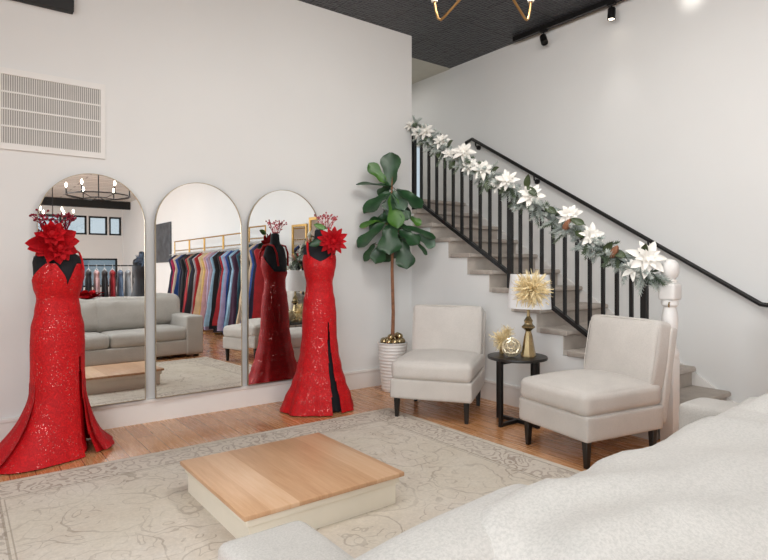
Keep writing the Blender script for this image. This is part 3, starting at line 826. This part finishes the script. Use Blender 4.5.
# first gown (trailing), beside the air grille
D1 = (.565, 4.435, 0); A1 = R(17)
dress_form(D1, A1, .985, 1.0, 'black mannequin wearing the trailing red gown by the first mirror')
P1 = [(0, .185, .175), (.12, .178, .17), (.3, .178, .172), (.45, .168, .16), (.62, .166, .15), (.75, .168, .146), (.86, .164, .138), (.97, .143, .116), (1.06, .131, .105), (1.14, .150, .130), (1.21, .164, .146), (1.27, .166, .136), (1.36, .164, .12)]
def top1(a):
    f = (a+PI/2+PI) % (2*PI)-PI      # 0 at the front
    af = abs(f)
    if af < 1.25: return 1.15+.145*min(1, af/.42)**.7*(1 if af < .8 else 1-.4*((af-.8)/.45))
    return 1.237-.12*min(1, (af-1.25)/1.0)
def hem1(a):
    # footprint offset beyond the hem ring: long to the gown's right (picture side away from the fig) and back
    return .11+.15*max(0, cos(a-PI*.98))**2+.05*max(0, cos(a-.1))**2+.03*max(0, sin(a))-.065*max(0, -sin(a))
g1 = gown(D1, A1, 1.0, P1, hem1, top1, (R(-60), .68, .16), 'red sequinned gown with a pooled train on the mannequin by the first mirror', folds=(7, .02))
def ring_layer(prof, zt, hemf, scale, n=120, m=30, wob=(11, .06), arc=None):
    bm = bmesh.new(); cols = []
    rng = range(n+1) if arc else range(n)
    for k in rng:
        a = arc[0]+(arc[1]-arc[0])*k/n if arc else 2*PI*k/n; col = []
        for j in range(m+1):
            z = zt*(j/m)**1.3; rx, ry = spl(prof, z); f_ = max(0, 1-z/.62)**1.5
            rad = scale*(1+wob[1]*f_*sin(wob[0]*a)+wob[1]*.6*f_*sin(wob[0]*2*a+1)); ex = hemf(a)*max(0, 1-z/.45)**2.0
            col.append(bm.verts.new((rx*cos(a)*rad+cos(a)*ex, ry*sin(a)*rad+sin(a)*ex, z+.006+.02*max(0, 1-z/.1)*(.5+.5*sin(wob[0]*2*a)))))
        cols.append(col)
    N = len(cols)
    for k in range(N-1 if arc else N):
        for j in range(m): bm.faces.new((cols[k][j], cols[(k+1) % N][j], cols[(k+1) % N][j+1], cols[k][j+1]))
    return bm
obj('train', ring_layer(P1, .50, lambda a: hem1(a)*1.08+.02, 1.012, arc=(R(-46), R(196))), 'tullered', g1, True, 80)
obj('lining', ring_layer(P1, .55, lambda a: .02, .86, n=64, m=14, wob=(8, .02)), 'satin', g1, True, 80)
st1 = bmesh.new()
for s in (-1, 1):
    tube(st1, [(s*.108, -.132, 1.26), (s*.112, -.10, 1.33), (s*.115, -.055, 1.378), (s*.115, -.005, 1.397), (s*.113, .05, 1.378), (s*.105, .088, 1.33), (s*.09, .115, 1.2)], .007, 6)
    obj('strap', st1, 'gown', g1); st1 = bmesh.new()
st1.free()
def petal_flower(specs, W, seed, center=.03):
    """specs: (dir, length) petals around the local origin, face -Y"""
    rr = random.Random(seed); bm = bmesh.new(); ball(bm, (0, -.02, 0), center, 10, 8)
    for (ax, az, dep, L) in specs:
        d = Vector((ax, dep, az)).normalized(); petal(bm, (0, 0, 0), d, (0, -1, .05), L, L*W*rr.uniform(.9, 1.1), rr.uniform(.0, .25), n=8, m=4)
    return bm
hp1 = thing('fabric_poinsettia', 'huge red fabric poinsettia covering the neck of the trailing gown mannequin', 'flower', (D1[0]-.045, D1[1]-.105, 1.44), R(8))
sp = [(-1, -.05, -.2, .17), (-1, -.30, -.2, .16), (-.8, .45, -.2, .13), (-.3, .9, -.2, .13), (.3, .9, -.25, .14), (.85, .5, -.2, .16), (1, .1, -.2, .16), (.9, -.4, -.3, .16), (.25, -1, -.4, .15), (-.3, -1, -.4, .14), (.6, -.8, -.4, .15), (-.75, -.7, -.3, .13)]
obj('outer_petals', petal_flower(sp, .62, 4), 'redpetal', hp1, True, 80)
sp2 = [(cos(t), sin(t), -.8, .10) for t in [i*2*PI/8+.2 for i in range(8)]]+[(cos(t), sin(t), -1.8, .07) for t in [i*2*PI/6 for i in range(6)]]
obj('inner_petals', move(petal_flower(sp2, .6, 7), (.03, -.03, -.03)), 'redpetal', hp1, True, 80)
obj('inner_petals', move(petal_flower(sp2, .6, 9), (-.02, -.03, .06)), 'redpetal', hp1, True, 80)
cr1 = thing('beaded_headpiece', 'dark red beaded twig headpiece on top of the huge red poinsettia', 'headpiece', (D1[0]-.02, D1[1]-.03, 1.515))
crown(15, .062, .115, 3, 'redgem', cr1)

# second gown, by the fig
D2 = (2.622, 4.435, 0); A2 = R(-27)
dress_form(D2, A2, 1.065, .93, 'black mannequin wearing the red gown beside the potted fig')
P2 = [(0, .285, .27), (.10, .27, .255), (.22, .232, .22), (.34, .20, .19), (.48, .172, .16), (.62, .156, .14), (.78, .153, .132), (.90, .142, .118), (.99, .124, .10), (1.06, .118, .100), (1.13, .134, .122), (1.20, .148, .138), (1.26, .152, .128), (1.34, .152, .108)]
def top2(a):
    f = (a+PI/2+PI) % (2*PI)-PI; af = abs(f)
    if af < 1.2: return 1.235+.055*min(1, af/.7)**1.3
    return 1.29-.15*min(1, (af-1.2)/1.0)
g2 = gown(D2, A2, 1.065, P2, lambda a: .02+.04*max(0, cos(a-PI)), top2, (R(-62), .74, .17), 'red sequinned gown with a high front slit on the mannequin beside the fig', folds=(8, .05))
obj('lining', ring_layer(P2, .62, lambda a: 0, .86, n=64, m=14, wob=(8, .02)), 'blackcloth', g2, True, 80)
for s in (-1, 1):
    obj('strap', T([(s*.10, -.122, 1.35), (s*.108, -.10, 1.415), (s*.11, -.06, 1.484), (s*.11, -.005, 1.496), (s*.108, .056, 1.482), (s*.10, .088, 1.41), (s*.085, .10, 1.28)], .010, 6), 'gown', g2)
hp2 = thing('fabric_poinsettia', 'spiky red fabric poinsettia pinned at the shoulder of the gown beside the fig', 'flower', (D2[0]+.045, D2[1]-.155, 1.50), R(-27))
rr = random.Random(21)
sp = [(cos(t), sin(t), -.25, .135*rr.uniform(.85, 1.15)) for t in [i*2*PI/13 for i in range(13)]]
obj('outer_petals', petal_flower(sp, .42, 14), 'redpetal', hp2, True, 80)
sp = [(cos(t), sin(t), -.8, .10*rr.uniform(.85, 1.1)) for t in [i*2*PI/10+.3 for i in range(10)]]+[(cos(t), sin(t), -2, .06) for t in [i*2*PI/6 for i in range(6)]]
obj('inner_petals', move(petal_flower(sp, .42, 15), (0, -.02, 0)), 'redpetal', hp2, True, 80)
for (x, z, tx, tz, w) in ((-.10, .0, -.20, -.035, .06), (-.06, .11, -.15, .14, .05)):
    lf = leaf_flat(.12, w, 3, fiddle=False, droop=.1); orient(lf, (x, -.02, z), (tx, -.03, tz), (0, -1, .2)); obj('leaf', lf, 'fig' if tz < 0 else 'figlight', hp2)
cr2 = thing('beaded_headpiece', 'rose red beaded twig headpiece beside the spiky red poinsettia', 'headpiece', (D2[0]+.045, D2[1]-.06, 1.622))
crown(9, .035, .10, 5, 'roseg', cr2)

# ------------------------------------------------------------------ sofa in front of the camera
SX0, SX1, SYB, SYF = .52, 3.16, .22, 1.40
sf = thing('sofa', 'large light grey upholstered sofa facing the mirrors', 'sofa', ((SX0+SX1)/2, .8, 0))
def sofa_part(name, x0, x1, y0, y1, z0, z1, r, puff=(0, 0, 0), amp=.004, n=14, fs=6, rot=(0, 0, 0), seed=0, parent=None):
    bm = cushion(x1-x0, y1-y0, z1-z0, r, puff, n, amp, fs, seed)
    move(bm, ((x0+x1)/2-sf.location.x, (y0+y1)/2-.8, (z0+z1)/2), rot); return obj(name, bm, 'sofa', parent or sf, True, 80)
sofa_part('base', SX0+.01, SX1-.01, SYB, SYF-.02, .05, .26, .02, amp=.001)
for x0, x1, nm in ((SX0, .775, 0), (2.905, SX1, 1)):
    sofa_part('arm', x0, x1, SYB+.02, SYF, .035, .603, .03, (.0, .0, .012), amp=.003, n=16, seed=nm)
sofa_part('back_frame', SX0+.02, SX1-.02, SYB-.02, .45, .05, .76, .06, (0, .0, .01), amp=.004)
sofa_part('seat_cushion', .76, 1.727, .55, SYF-.02, .25, .445, .055, (0, .015, .02), seed=3)
sofa_part('seat_cushion', 1.732, 2.93, .55, SYF-.02, .25, .445, .055, (0, .015, .02), seed=4)
sofa_part('back_cushion', .38, .93, .57, .775, .42, .862, .075, (0.0, .02, .02), amp=.005, seed=5, rot=(R(4), R(-5), 0))
def wrinkle(o, x_end):
    for v in o.data.vertices:
        if v.co.z > .5:
            dx = v.co.x-x_end
            v.co.z += .016*math.exp(-max(0, dx-.1)*2.6)*sin(v.co.y*34+dx*9+noise.noise(v.co*6)*3.5)*min(1, max(0, dx)/.12)
            v.co.z += .007*noise.noise(v.co*10)+.008*sin(dx*21+v.co.y*13+noise.noise(v.co*4)*2.5)*math.exp(-((dx-.95)/.35)**2)
c = sofa_part('back_cushion', .62, 1.78, .25, .735, .42, .893, .12, (.03, .04, .03), amp=.012, n=30, fs=6.5, seed=6, rot=(R(4), R(-.8), 0)); wrinkle(c, .62-sf.location.x)
c = sofa_part('back_cushion', 1.64, 3.08, .25, .745, .42, .903, .11, (.02, .045, .03), amp=.011, n=30, fs=6, seed=7, rot=(R(4), 0, 0)); wrinkle(c, 1.695-sf.location.x)
for x in (SX0+.08, SX1-.08):
    for y in (SYB+.08, SYF-.1):
        obj('leg', B(x-.03-sf.location.x, x+.03-sf.location.x, y-.83, y-.77, 0, .055, .004), 'blackwood', sf, False)

# ------------------------------------------------------------------ gold chandelier above the rug (its lowest arms show)
ch = thing('chandelier', 'gold geometric candle chandelier hanging from the black tin ceiling', 'chandelier', (2.595, 2.355, ZC), R(52.93-90))
obj('ceiling_plate', lathe([(.001, -.03), (.05, -.03), (.06, -.02), (.06, 0), (.001, 0)], 24), 'gold', ch)
obj('rod', T([(0, 0, -.02), (0, 0, -.72)], .008, 10), 'gold', ch)
obj('hub', lathe([(.004, -.79), (.03, -.775), (.04, -.75), (.03, -.72), (.004, -.71)], 16), 'gold', ch)
for sx in (-1, 1):
    for sy in (-1, 1):
        ex, ey = sx*.295, sy*.29
        bm = T([(sx*.015, sy*.015, -.755), (ex*.5, ey*.5, -.865), (ex*.88, ey*.88, -.955), (ex*.95, ey*.95, -.965), (ex*1.0, ey*1.0, -.95), (ex*1.05, ey*1.05, -.89), (ex*1.08, ey*1.08, -.82)], .0085, 10)
        arm = obj('arm', bm, 'gold', ch)
        obj('candle_sleeve', lathe([(.02, -.83), (.022, -.82), (.012, -.815), (.012, -.70), (.001, -.70)], 14, (ex*1.08, ey*1.08, 0)), 'candle', arm)
        obj('bulb', lathe([(.006, -.70), (.014, -.68), (.016, -.66), (.009, -.63), (.001, -.61)], 12, (ex*1.08, ey*1.08, 0)), 'bulb', arm)

# ------------------------------------------------------------------ shop behind the camera, seen in the mirrors
GC = {'navy': '1b2140', 'magenta': 'a0154f', 'champagne': 'd9c4a6', 'black': '14131a', 'crimson': 'a8121f', 'olive beige': '8d8062', 'lilac': 'b7a7c6', 'pale blue': '9cc3dd', 'royal blue': '1f4f9c',
      'blush pink': 'dcb2b2', 'plum': '4a2a45', 'slate blue': '5f7590', 'teal': '24566a', 'ivory': 'e4ddd0', 'taupe': 'a3968c', 'mauve': 'a98c98', 'yellow': 'dcc27a', 'silver grey': 'a9adb2'}
GM = {k_: plain(k_.replace(' ', '_')+'_gown_cloth', v_, .6, var=.18, nscale=9, Sheen_Weight=.2) for k_, v_ in GC.items()}
def rack_gown(x, y, bar, ztop, zhem, full, color, along, label, group, seed):
    """hanging gown: broad side square to the rail; along = axis of the rail"""
    rr = random.Random(seed)
    r = thing('hanging_gown', label, 'gown', (x, y, 0), 0 if along == 'y' else PI/2, group)
    n, m = 22, 12; bm = bmesh.new(); rings = []
    hw_ = [(1.0, .03, .02), (.985, .17, .025), (.93, .19, .036), (.84, .15, .04), (.74, .12, .036), (.62, .16, .042), (.3, .15+.08*full, .042+.006*full), (0, .18+.12*full, .045+.008*full)]
    hw_ = hw_[::-1]
    for j in range(m+1):
        t = j/m; wx, wy = spl(hw_, t); z = zhem+(ztop-zhem)*t; ring = []
        for k in range(n):
            a = 2*PI*k/n; f_ = 1+.16*(1-t)*sin(5*a+seed)
            ring.append(bm.verts.new((wx*cos(a)*f_, (.74 if along == 'y' else 1.22)*wy*sin(a)*f_, z)))
        rings.append(ring)
    for a, b2 in zip(rings, rings[1:]):
        for k in range(n): bm.faces.new((a[k], a[(k+1) % n], b2[(k+1) % n], b2[k]))
    bm.faces.new(rings[-1])
    obj('dress_body', bm, GM[color], r, True, 80)
    hk = bmesh.new()
    tube(hk, [(-.16, 0, ztop-.01), (-.05, 0, ztop+.02), (0, 0, ztop+.035), (.05, 0, ztop+.02), (.16, 0, ztop-.01)], .006, 6)
    tube(hk, [(0, 0, ztop+.03), (.019, 0, ztop+.055), (.019, 0, bar), (.013, 0, bar+.014), (0, 0, bar+.0185), (-.013, 0, bar+.014), (-.019, 0, bar)], .0035, 6)
    obj('hanger', hk, 'whitemetal', r)
RYS = [-4.95, -4.04, -3.11, -2.27, -1.32, -.47, .22]
XRK = 4.72
seqs = [[], ['navy', 'magenta', 'champagne', 'royal blue', 'navy', 'black'], ['black', 'crimson', 'olive beige', 'navy', 'black', 'silver grey', 'crimson'],
        ['champagne', 'yellow', 'blush pink', 'lilac', 'mauve', 'pale blue', 'black'], ['black', 'crimson', 'pale blue', 'lilac', 'royal blue', 'navy', 'pale blue', 'plum'], ['teal', 'black', 'champagne', 'royal blue', 'navy', 'crimson']]
ords = ['sixth', 'farthest', 'fourth nearest', 'third nearest', 'second nearest', 'nearest']
for i in range(1, 6):
    y0, y1 = RYS[i]+.02, RYS[i+1]-.02
    rk = thing('garment_rack', 'gold tubular garment rack by the stair wall, %s to the white counter' % ords[i], 'rack', (XRK, (y0+y1)/2, 0), group='gold garment racks'); hh = (y1-y0)/2
    for s in (-1, 1):
        obj('post', T([(0, s*hh, .02), (0, s*hh, 2.0)], .013, 10), 'rackgold', rk)
        obj('foot', T([(-.22, s*hh, .02), (.22, s*hh, .02)], .015, 8), 'rackgold', rk)
    obj('top_bar', T([(0, -hh, 2.0), (0, hh, 2.0)], .014, 10), 'rackgold', rk)
    obj('hanging_bar', T([(0, -hh, 1.78), (0, hh, 1.78)], .011, 10), 'rackgold', rk)
    sq = seqs[i]
    for j, cname in enumerate(sq):
        yy = y0+.09+(y1-y0-.18)*j/(len(sq)-1)
        nb = ('first, beside a %s one,' % sq[1]) if j == 0 else ('right after a %s one' % sq[j-1])
        full = .35+.65*((j*7+i*3) % 5)/4
        rack_gown(XRK+random.uniform(-.003, .003), yy, 1.78, 1.69-.02*(j % 2), .06+.14*((j*3+i) % 4)/3*(1 if i > 2 else 2.2), full, cname, 'y', '%s gown %s on the %s gold rack' % (cname, nb, ords[i]), 'gowns on the gold racks', i*10+j)
# black rack behind the sofa
rk = thing('garment_rack', 'black garment rack standing across the shop behind the sofa', 'rack', (2.2, -3.0, 0))
for s in (-1, 1):
    obj('post', T([(s*.92, 0, .02), (s*.92, 0, 1.5)], .014, 10), 'black', rk); obj('foot', T([(s*.92, -.22, .02), (s*.92, .22, .02)], .015, 8), 'black', rk)
obj('hanging_bar', T([(-.92, 0, 1.5), (.92, 0, 1.5)], .013, 10), 'black', rk)
obj('shelf', B(-.9, .9, -.2, .45, .80, .83), 'blackwood', rk, False)
sq = ['black', 'navy', 'taupe', 'black', 'mauve', 'navy', 'black', 'blush pink', 'black', 'crimson', 'slate blue', 'silver grey']
used = set()
for j, cname in enumerate(sq):
    nb = sq[j-1] if j else sq[1]
    lb = '%s gown hanging next to a %s one on the black rack behind the sofa' % (cname, nb)
    nx = sq[j+1] if j < len(sq)-1 else None
    lb = '%s gown on the black rack between %s and %s' % (cname, (sq[j-1]) if j else 'the post', nx if nx else 'the post')
    rack_gown(2.2-.82+1.64*j/(len(sq)-1), -3.0, 1.5, 1.41, .86, .1, cname, 'x', lb, 'gowns on the black rack', 200+j)
rf = thing('tulle_ruffle', 'dark red tulle ruffle draped on the shelf behind the sofa', 'decoration', (2.18, -2.70, .832))
bm = bmesh.new()
for i in range(26):
    a = i*2.4; d = Vector((cos(a)*1.4, sin(a)*.5, .55+.5*sin(i*1.7))); petal(bm, (0.2*sin(i*3.3), 0, .05), d, (0, 0, 1), .17, .13, .3)
ball(bm, (0, 0, .05), .06, 10, 6, (3, 1, .8)); obj('ruffle', bm, 'redpetal', rf, True, 80)
# low table under that shelf so the ruffle rests on something: the rack's own shelf carries it
mk = thing('mannequin', 'black mannequin in a dark gown standing beyond the sofa end', 'mannequin', (2.9, -1.5, 0), PI)
for nm, tab, mt in (('torso', [(z*1.14, a*1.0, b2) for z, a, b2 in BODY[4:]], 'blackcloth'), ):
    bm = bmesh.new(); n = 24; rings = [[bm.verts.new((a*cos(2*PI*k/n), b2*sin(2*PI*k/n), z)) for k in range(n)] for z, a, b2 in tab]
    for a, b2 in zip(rings, rings[1:]):
        for k in range(n): bm.faces.new((a[k], a[(k+1) % n], b2[(k+1) % n], b2[k]))
    bm.faces.new(rings[0][::-1]); bm.faces.new(rings[-1]); obj(nm, bm, mt, mk)
obj('pole', T([(0, 0, .015), (0, 0, 1.25)], .016), 'black', mk); obj('base', lathe([(.001, 0), (.16, 0), (.15, .018), (.001, .025)], 24), 'black', mk)
g3 = thing('evening_gown', 'full black gown on the mannequin beyond the sofa end', 'gown', (2.9, -1.5, 0), PI)
P3 = [(0, .40, .38), (.4, .34, .32), (.8, .22, .20), (1.0, .165, .14), (1.2, .135, .105), (1.38, .165, .14), (1.48, .165, .12)]
obj('dress_body', ring_layer(P3, 1.45, lambda a: 0, 1.0, n=72, m=30), GM['black'], g3, True, 80)
o = obj('feather_stole', move(pompom(160, .17, 31, (1.4, .6, 1)), (0, 0, 0)), GM['slate blue'], loc=(2.9, -1.36, 1.56)); tag(o, 'blue and grey feather stole on the mannequin in the full black gown', 'stole')
# white counter with flowers, gold framed mirror above
ct = thing('counter', 'white counter with an oak edge by the stair wall', 'counter', (4.93, 1.05, 0))
obj('body', B(-.2, .2, -.55, .45, 0, .80, .004), 'trim', ct, False); obj('worktop', B(-.22, .22, -.57, .47, .80, .84, .004), 'counterwood', ct, False); obj('riser_shelf', B(-.16, .22, -.53, .43, .84, 1.02, .004), 'trim', ct, False)
vs = thing('flower_arrangement', 'white flowers with dark foliage on the white counter', 'flowers', (4.90, .9, 1.021))
obj('vase', lathe([(.001, 0), (.06, 0), (.075, .05), (.06, .12), (.05, .13), (.001, .12)], 20), 'pot', vs)
for i in range(7):
    a = i*.9; obj('bloom', move(flower(.085, (-.8, cos(a), .6), 6, 2, .6, seed=50+i), (-.06+.05*sin(a), .16*cos(a), .16+.03*(i % 3))), 'whitepetal', vs)
bm = bmesh.new()
for i in range(24): sprig(bm, Vector((0, 0, .11)), Vector((random.uniform(-1, .3), random.uniform(-1, 1), random.uniform(-.1, .9))), .2)
obj('foliage', bm, 'magnolia', vs, False)
fm = thing('framed_mirror', 'gold framed rectangular mirror on the stair wall above the white counter', 'mirror', (XR-.002, 1.32, 1.65))
b = bmesh.new()
for (y0, y1, z0, z1) in ((-.32, .32, .42, .47), (-.32, .32, -.47, -.42), (-.32, -.27, -.42, .42), (.27, .32, -.42, .42)): box(b, -.03, 0, y0, y1, z0, z1)
obj('frame', b, 'rackgold', fm, False); obj('mirror_glass', B(-.015, -.008, -.275, .275, -.425, .425), 'mirror', fm, False)
fm = thing('framed_mirror', 'gold framed rectangular mirror on the stair wall next to the gold racks', 'mirror', (XR-.002, .66, 1.62))
b = bmesh.new()
for (y0, y1, z0, z1) in ((-.26, .26, .36, .40), (-.26, .26, -.40, -.36), (-.26, -.22, -.36, .36), (.22, .26, -.36, .36)): box(b, -.03, 0, y0, y1, z0, z1)
obj('frame', b, 'rackgold', fm, False); obj('mirror_glass', B(-.015, -.008, -.225, .225, -.365, .365), 'mirror', fm, False)
wb = obj('wall_art', B(XR-.04, XR, -6.6, -5.5, 1.55, 2.62, .004), plain('dark_grey_canvas', '4a4c50', .7, var=.4, nscale=5)); tag(wb, 'dark grey canvas on the stair wall beyond the farthest rack', 'picture')
# black wheel chandeliers in the front of the shop
def wheel(loc, r0, label):
    w = thing('wheel_chandelier', label, 'chandelier', loc, group='black wheel chandeliers'); top = ZC+.1-loc[2]
    obj('rod', T([(0, 0, -.05), (0, 0, top)], .012, 8), 'black', w)
    obj('ring', T([(r0*cos(2*PI*k/36), r0*sin(2*PI*k/36), 0) for k in range(37)], .014, 8), 'black', w)
    for k in range(6):
        a = 2*PI*k/6+.2; x, y = r0*cos(a), r0*sin(a)
        am = obj('arm', T([(0, 0, -.02), (x*.5, y*.5, -.06), (x, y, 0)], .009, 8), 'black', w)
        obj('candle_sleeve', lathe([(.024, .0), (.026, .015), (.013, .02), (.013, .16), (.001, .16)], 12, (x, y, 0)), 'black', am)
        obj('bulb', lathe([(.008, .16), (.022, .19), (.024, .22), (.012, .255), (.001, .27)], 12, (x, y, 0)), 'bulb', am)
wheel((2.65, -3.9, 3.05), .62, 'large black wheel chandelier with candle bulbs over the shop floor')
wheel((2.35, -8.2, 2.95), .5, 'smaller black wheel chandelier hanging nearer the shop front')

# ------------------------------------------------------------------ light
def area(name, loc, rot, sx, sy, power, col):
    l = bpy.data.lights.new(name, 'AREA'); l.shape = 'RECTANGLE'; l.size = sx; l.size_y = sy; l.energy = power; l.color = col
    o = bpy.data.objects.new(name, l); C.objects.link(o); o.location = loc; o.rotation_euler = rot; return o
for i, (a, b2) in enumerate(LW):      # daylight fill at the added, unseen side windows
    area('window_daylight', (XL+.03, (a+b2)/2, 2.0), (0, R(-62), 0), 2.5, 2.1, (190, 190, 170, 45)[i], (.93, .97, 1.0))
for y in (-4.2, -2.0, .2, 2.0):     # unseen fill lights added under the ceiling, without fixtures
    for x in (-.7, 1.2, 2.9):
        area('ceiling_lamp', (x, y, ZC-.06), (0, 0, 0), 1.0, 1.0, {-4.2: 15, -2.0: 13, .2: 6, 2.0: 23}[y], (1.0, .98, .96))
for sx in (-1, 1):      # the four candle bulbs of the gold chandelier
    for sy in (-1, 1):
        l = bpy.data.lights.new('candle_bulb', 'POINT'); l.energy = 13; l.color = (1, .955, .895); l.shadow_soft_size = .05
        o = bpy.data.objects.new('candle_bulb', l); C.objects.link(o)
        v = Matrix.Rotation(R(52.93-90), 3, 'Z') @ Vector((sx*.319, sy*.313, 0)); o.location = (2.595+v.x, 2.355+v.y, ZC-.54)
def spot(loc, target, power, size, col=(1, .95, .88), blend=.6):
    l = bpy.data.lights.new('track_lamp', 'SPOT'); l.energy = power; l.spot_size = R(size); l.spot_blend = blend; l.color = col; l.shadow_soft_size = .04
    o = bpy.data.objects.new('track_lamp', l); C.objects.link(o); o.location = loc
    o.rotation_euler = (Vector(target)-Vector(loc)).to_track_quat('-Z', 'Y').to_euler()
spot((5.03, 3.05, ZC-.22), (4.5, 3.0, 0), 7, 60)
spot((5.03, 2.33, ZC-.15), (5.3, 2.36, 3.62), 1.1, 80)
area('stair_hall_lamp', (4.3, 6.3, ZC-.05), (0, 0, 0), .8, .8, 7, (1, .97, .93))  # unseen area light under the hall ceiling, no fixture

w = bpy.data.worlds.new('world'); SC.world = w; w.use_nodes = True
bg = w.node_tree.nodes['Background']; bg.inputs[0].default_value = (.77, .86, .92, 1); bg.inputs[1].default_value = .8
SC.view_settings.view_transform = 'Standard'; SC.view_settings.look = 'None'; SC.view_settings.exposure = 0.14; SC.view_settings.gamma = 1.0
SC.view_settings.use_curve_mapping = False
cy = SC.cycles
cy.max_bounces = 12; cy.diffuse_bounces = 5; cy.glossy_bounces = 6; cy.transmission_bounces = 4; cy.transparent_max_bounces = 8
cy.use_denoising = True; cy.sample_clamp_indirect = 8; cy.caustics_reflective = False; cy.caustics_refractive = False
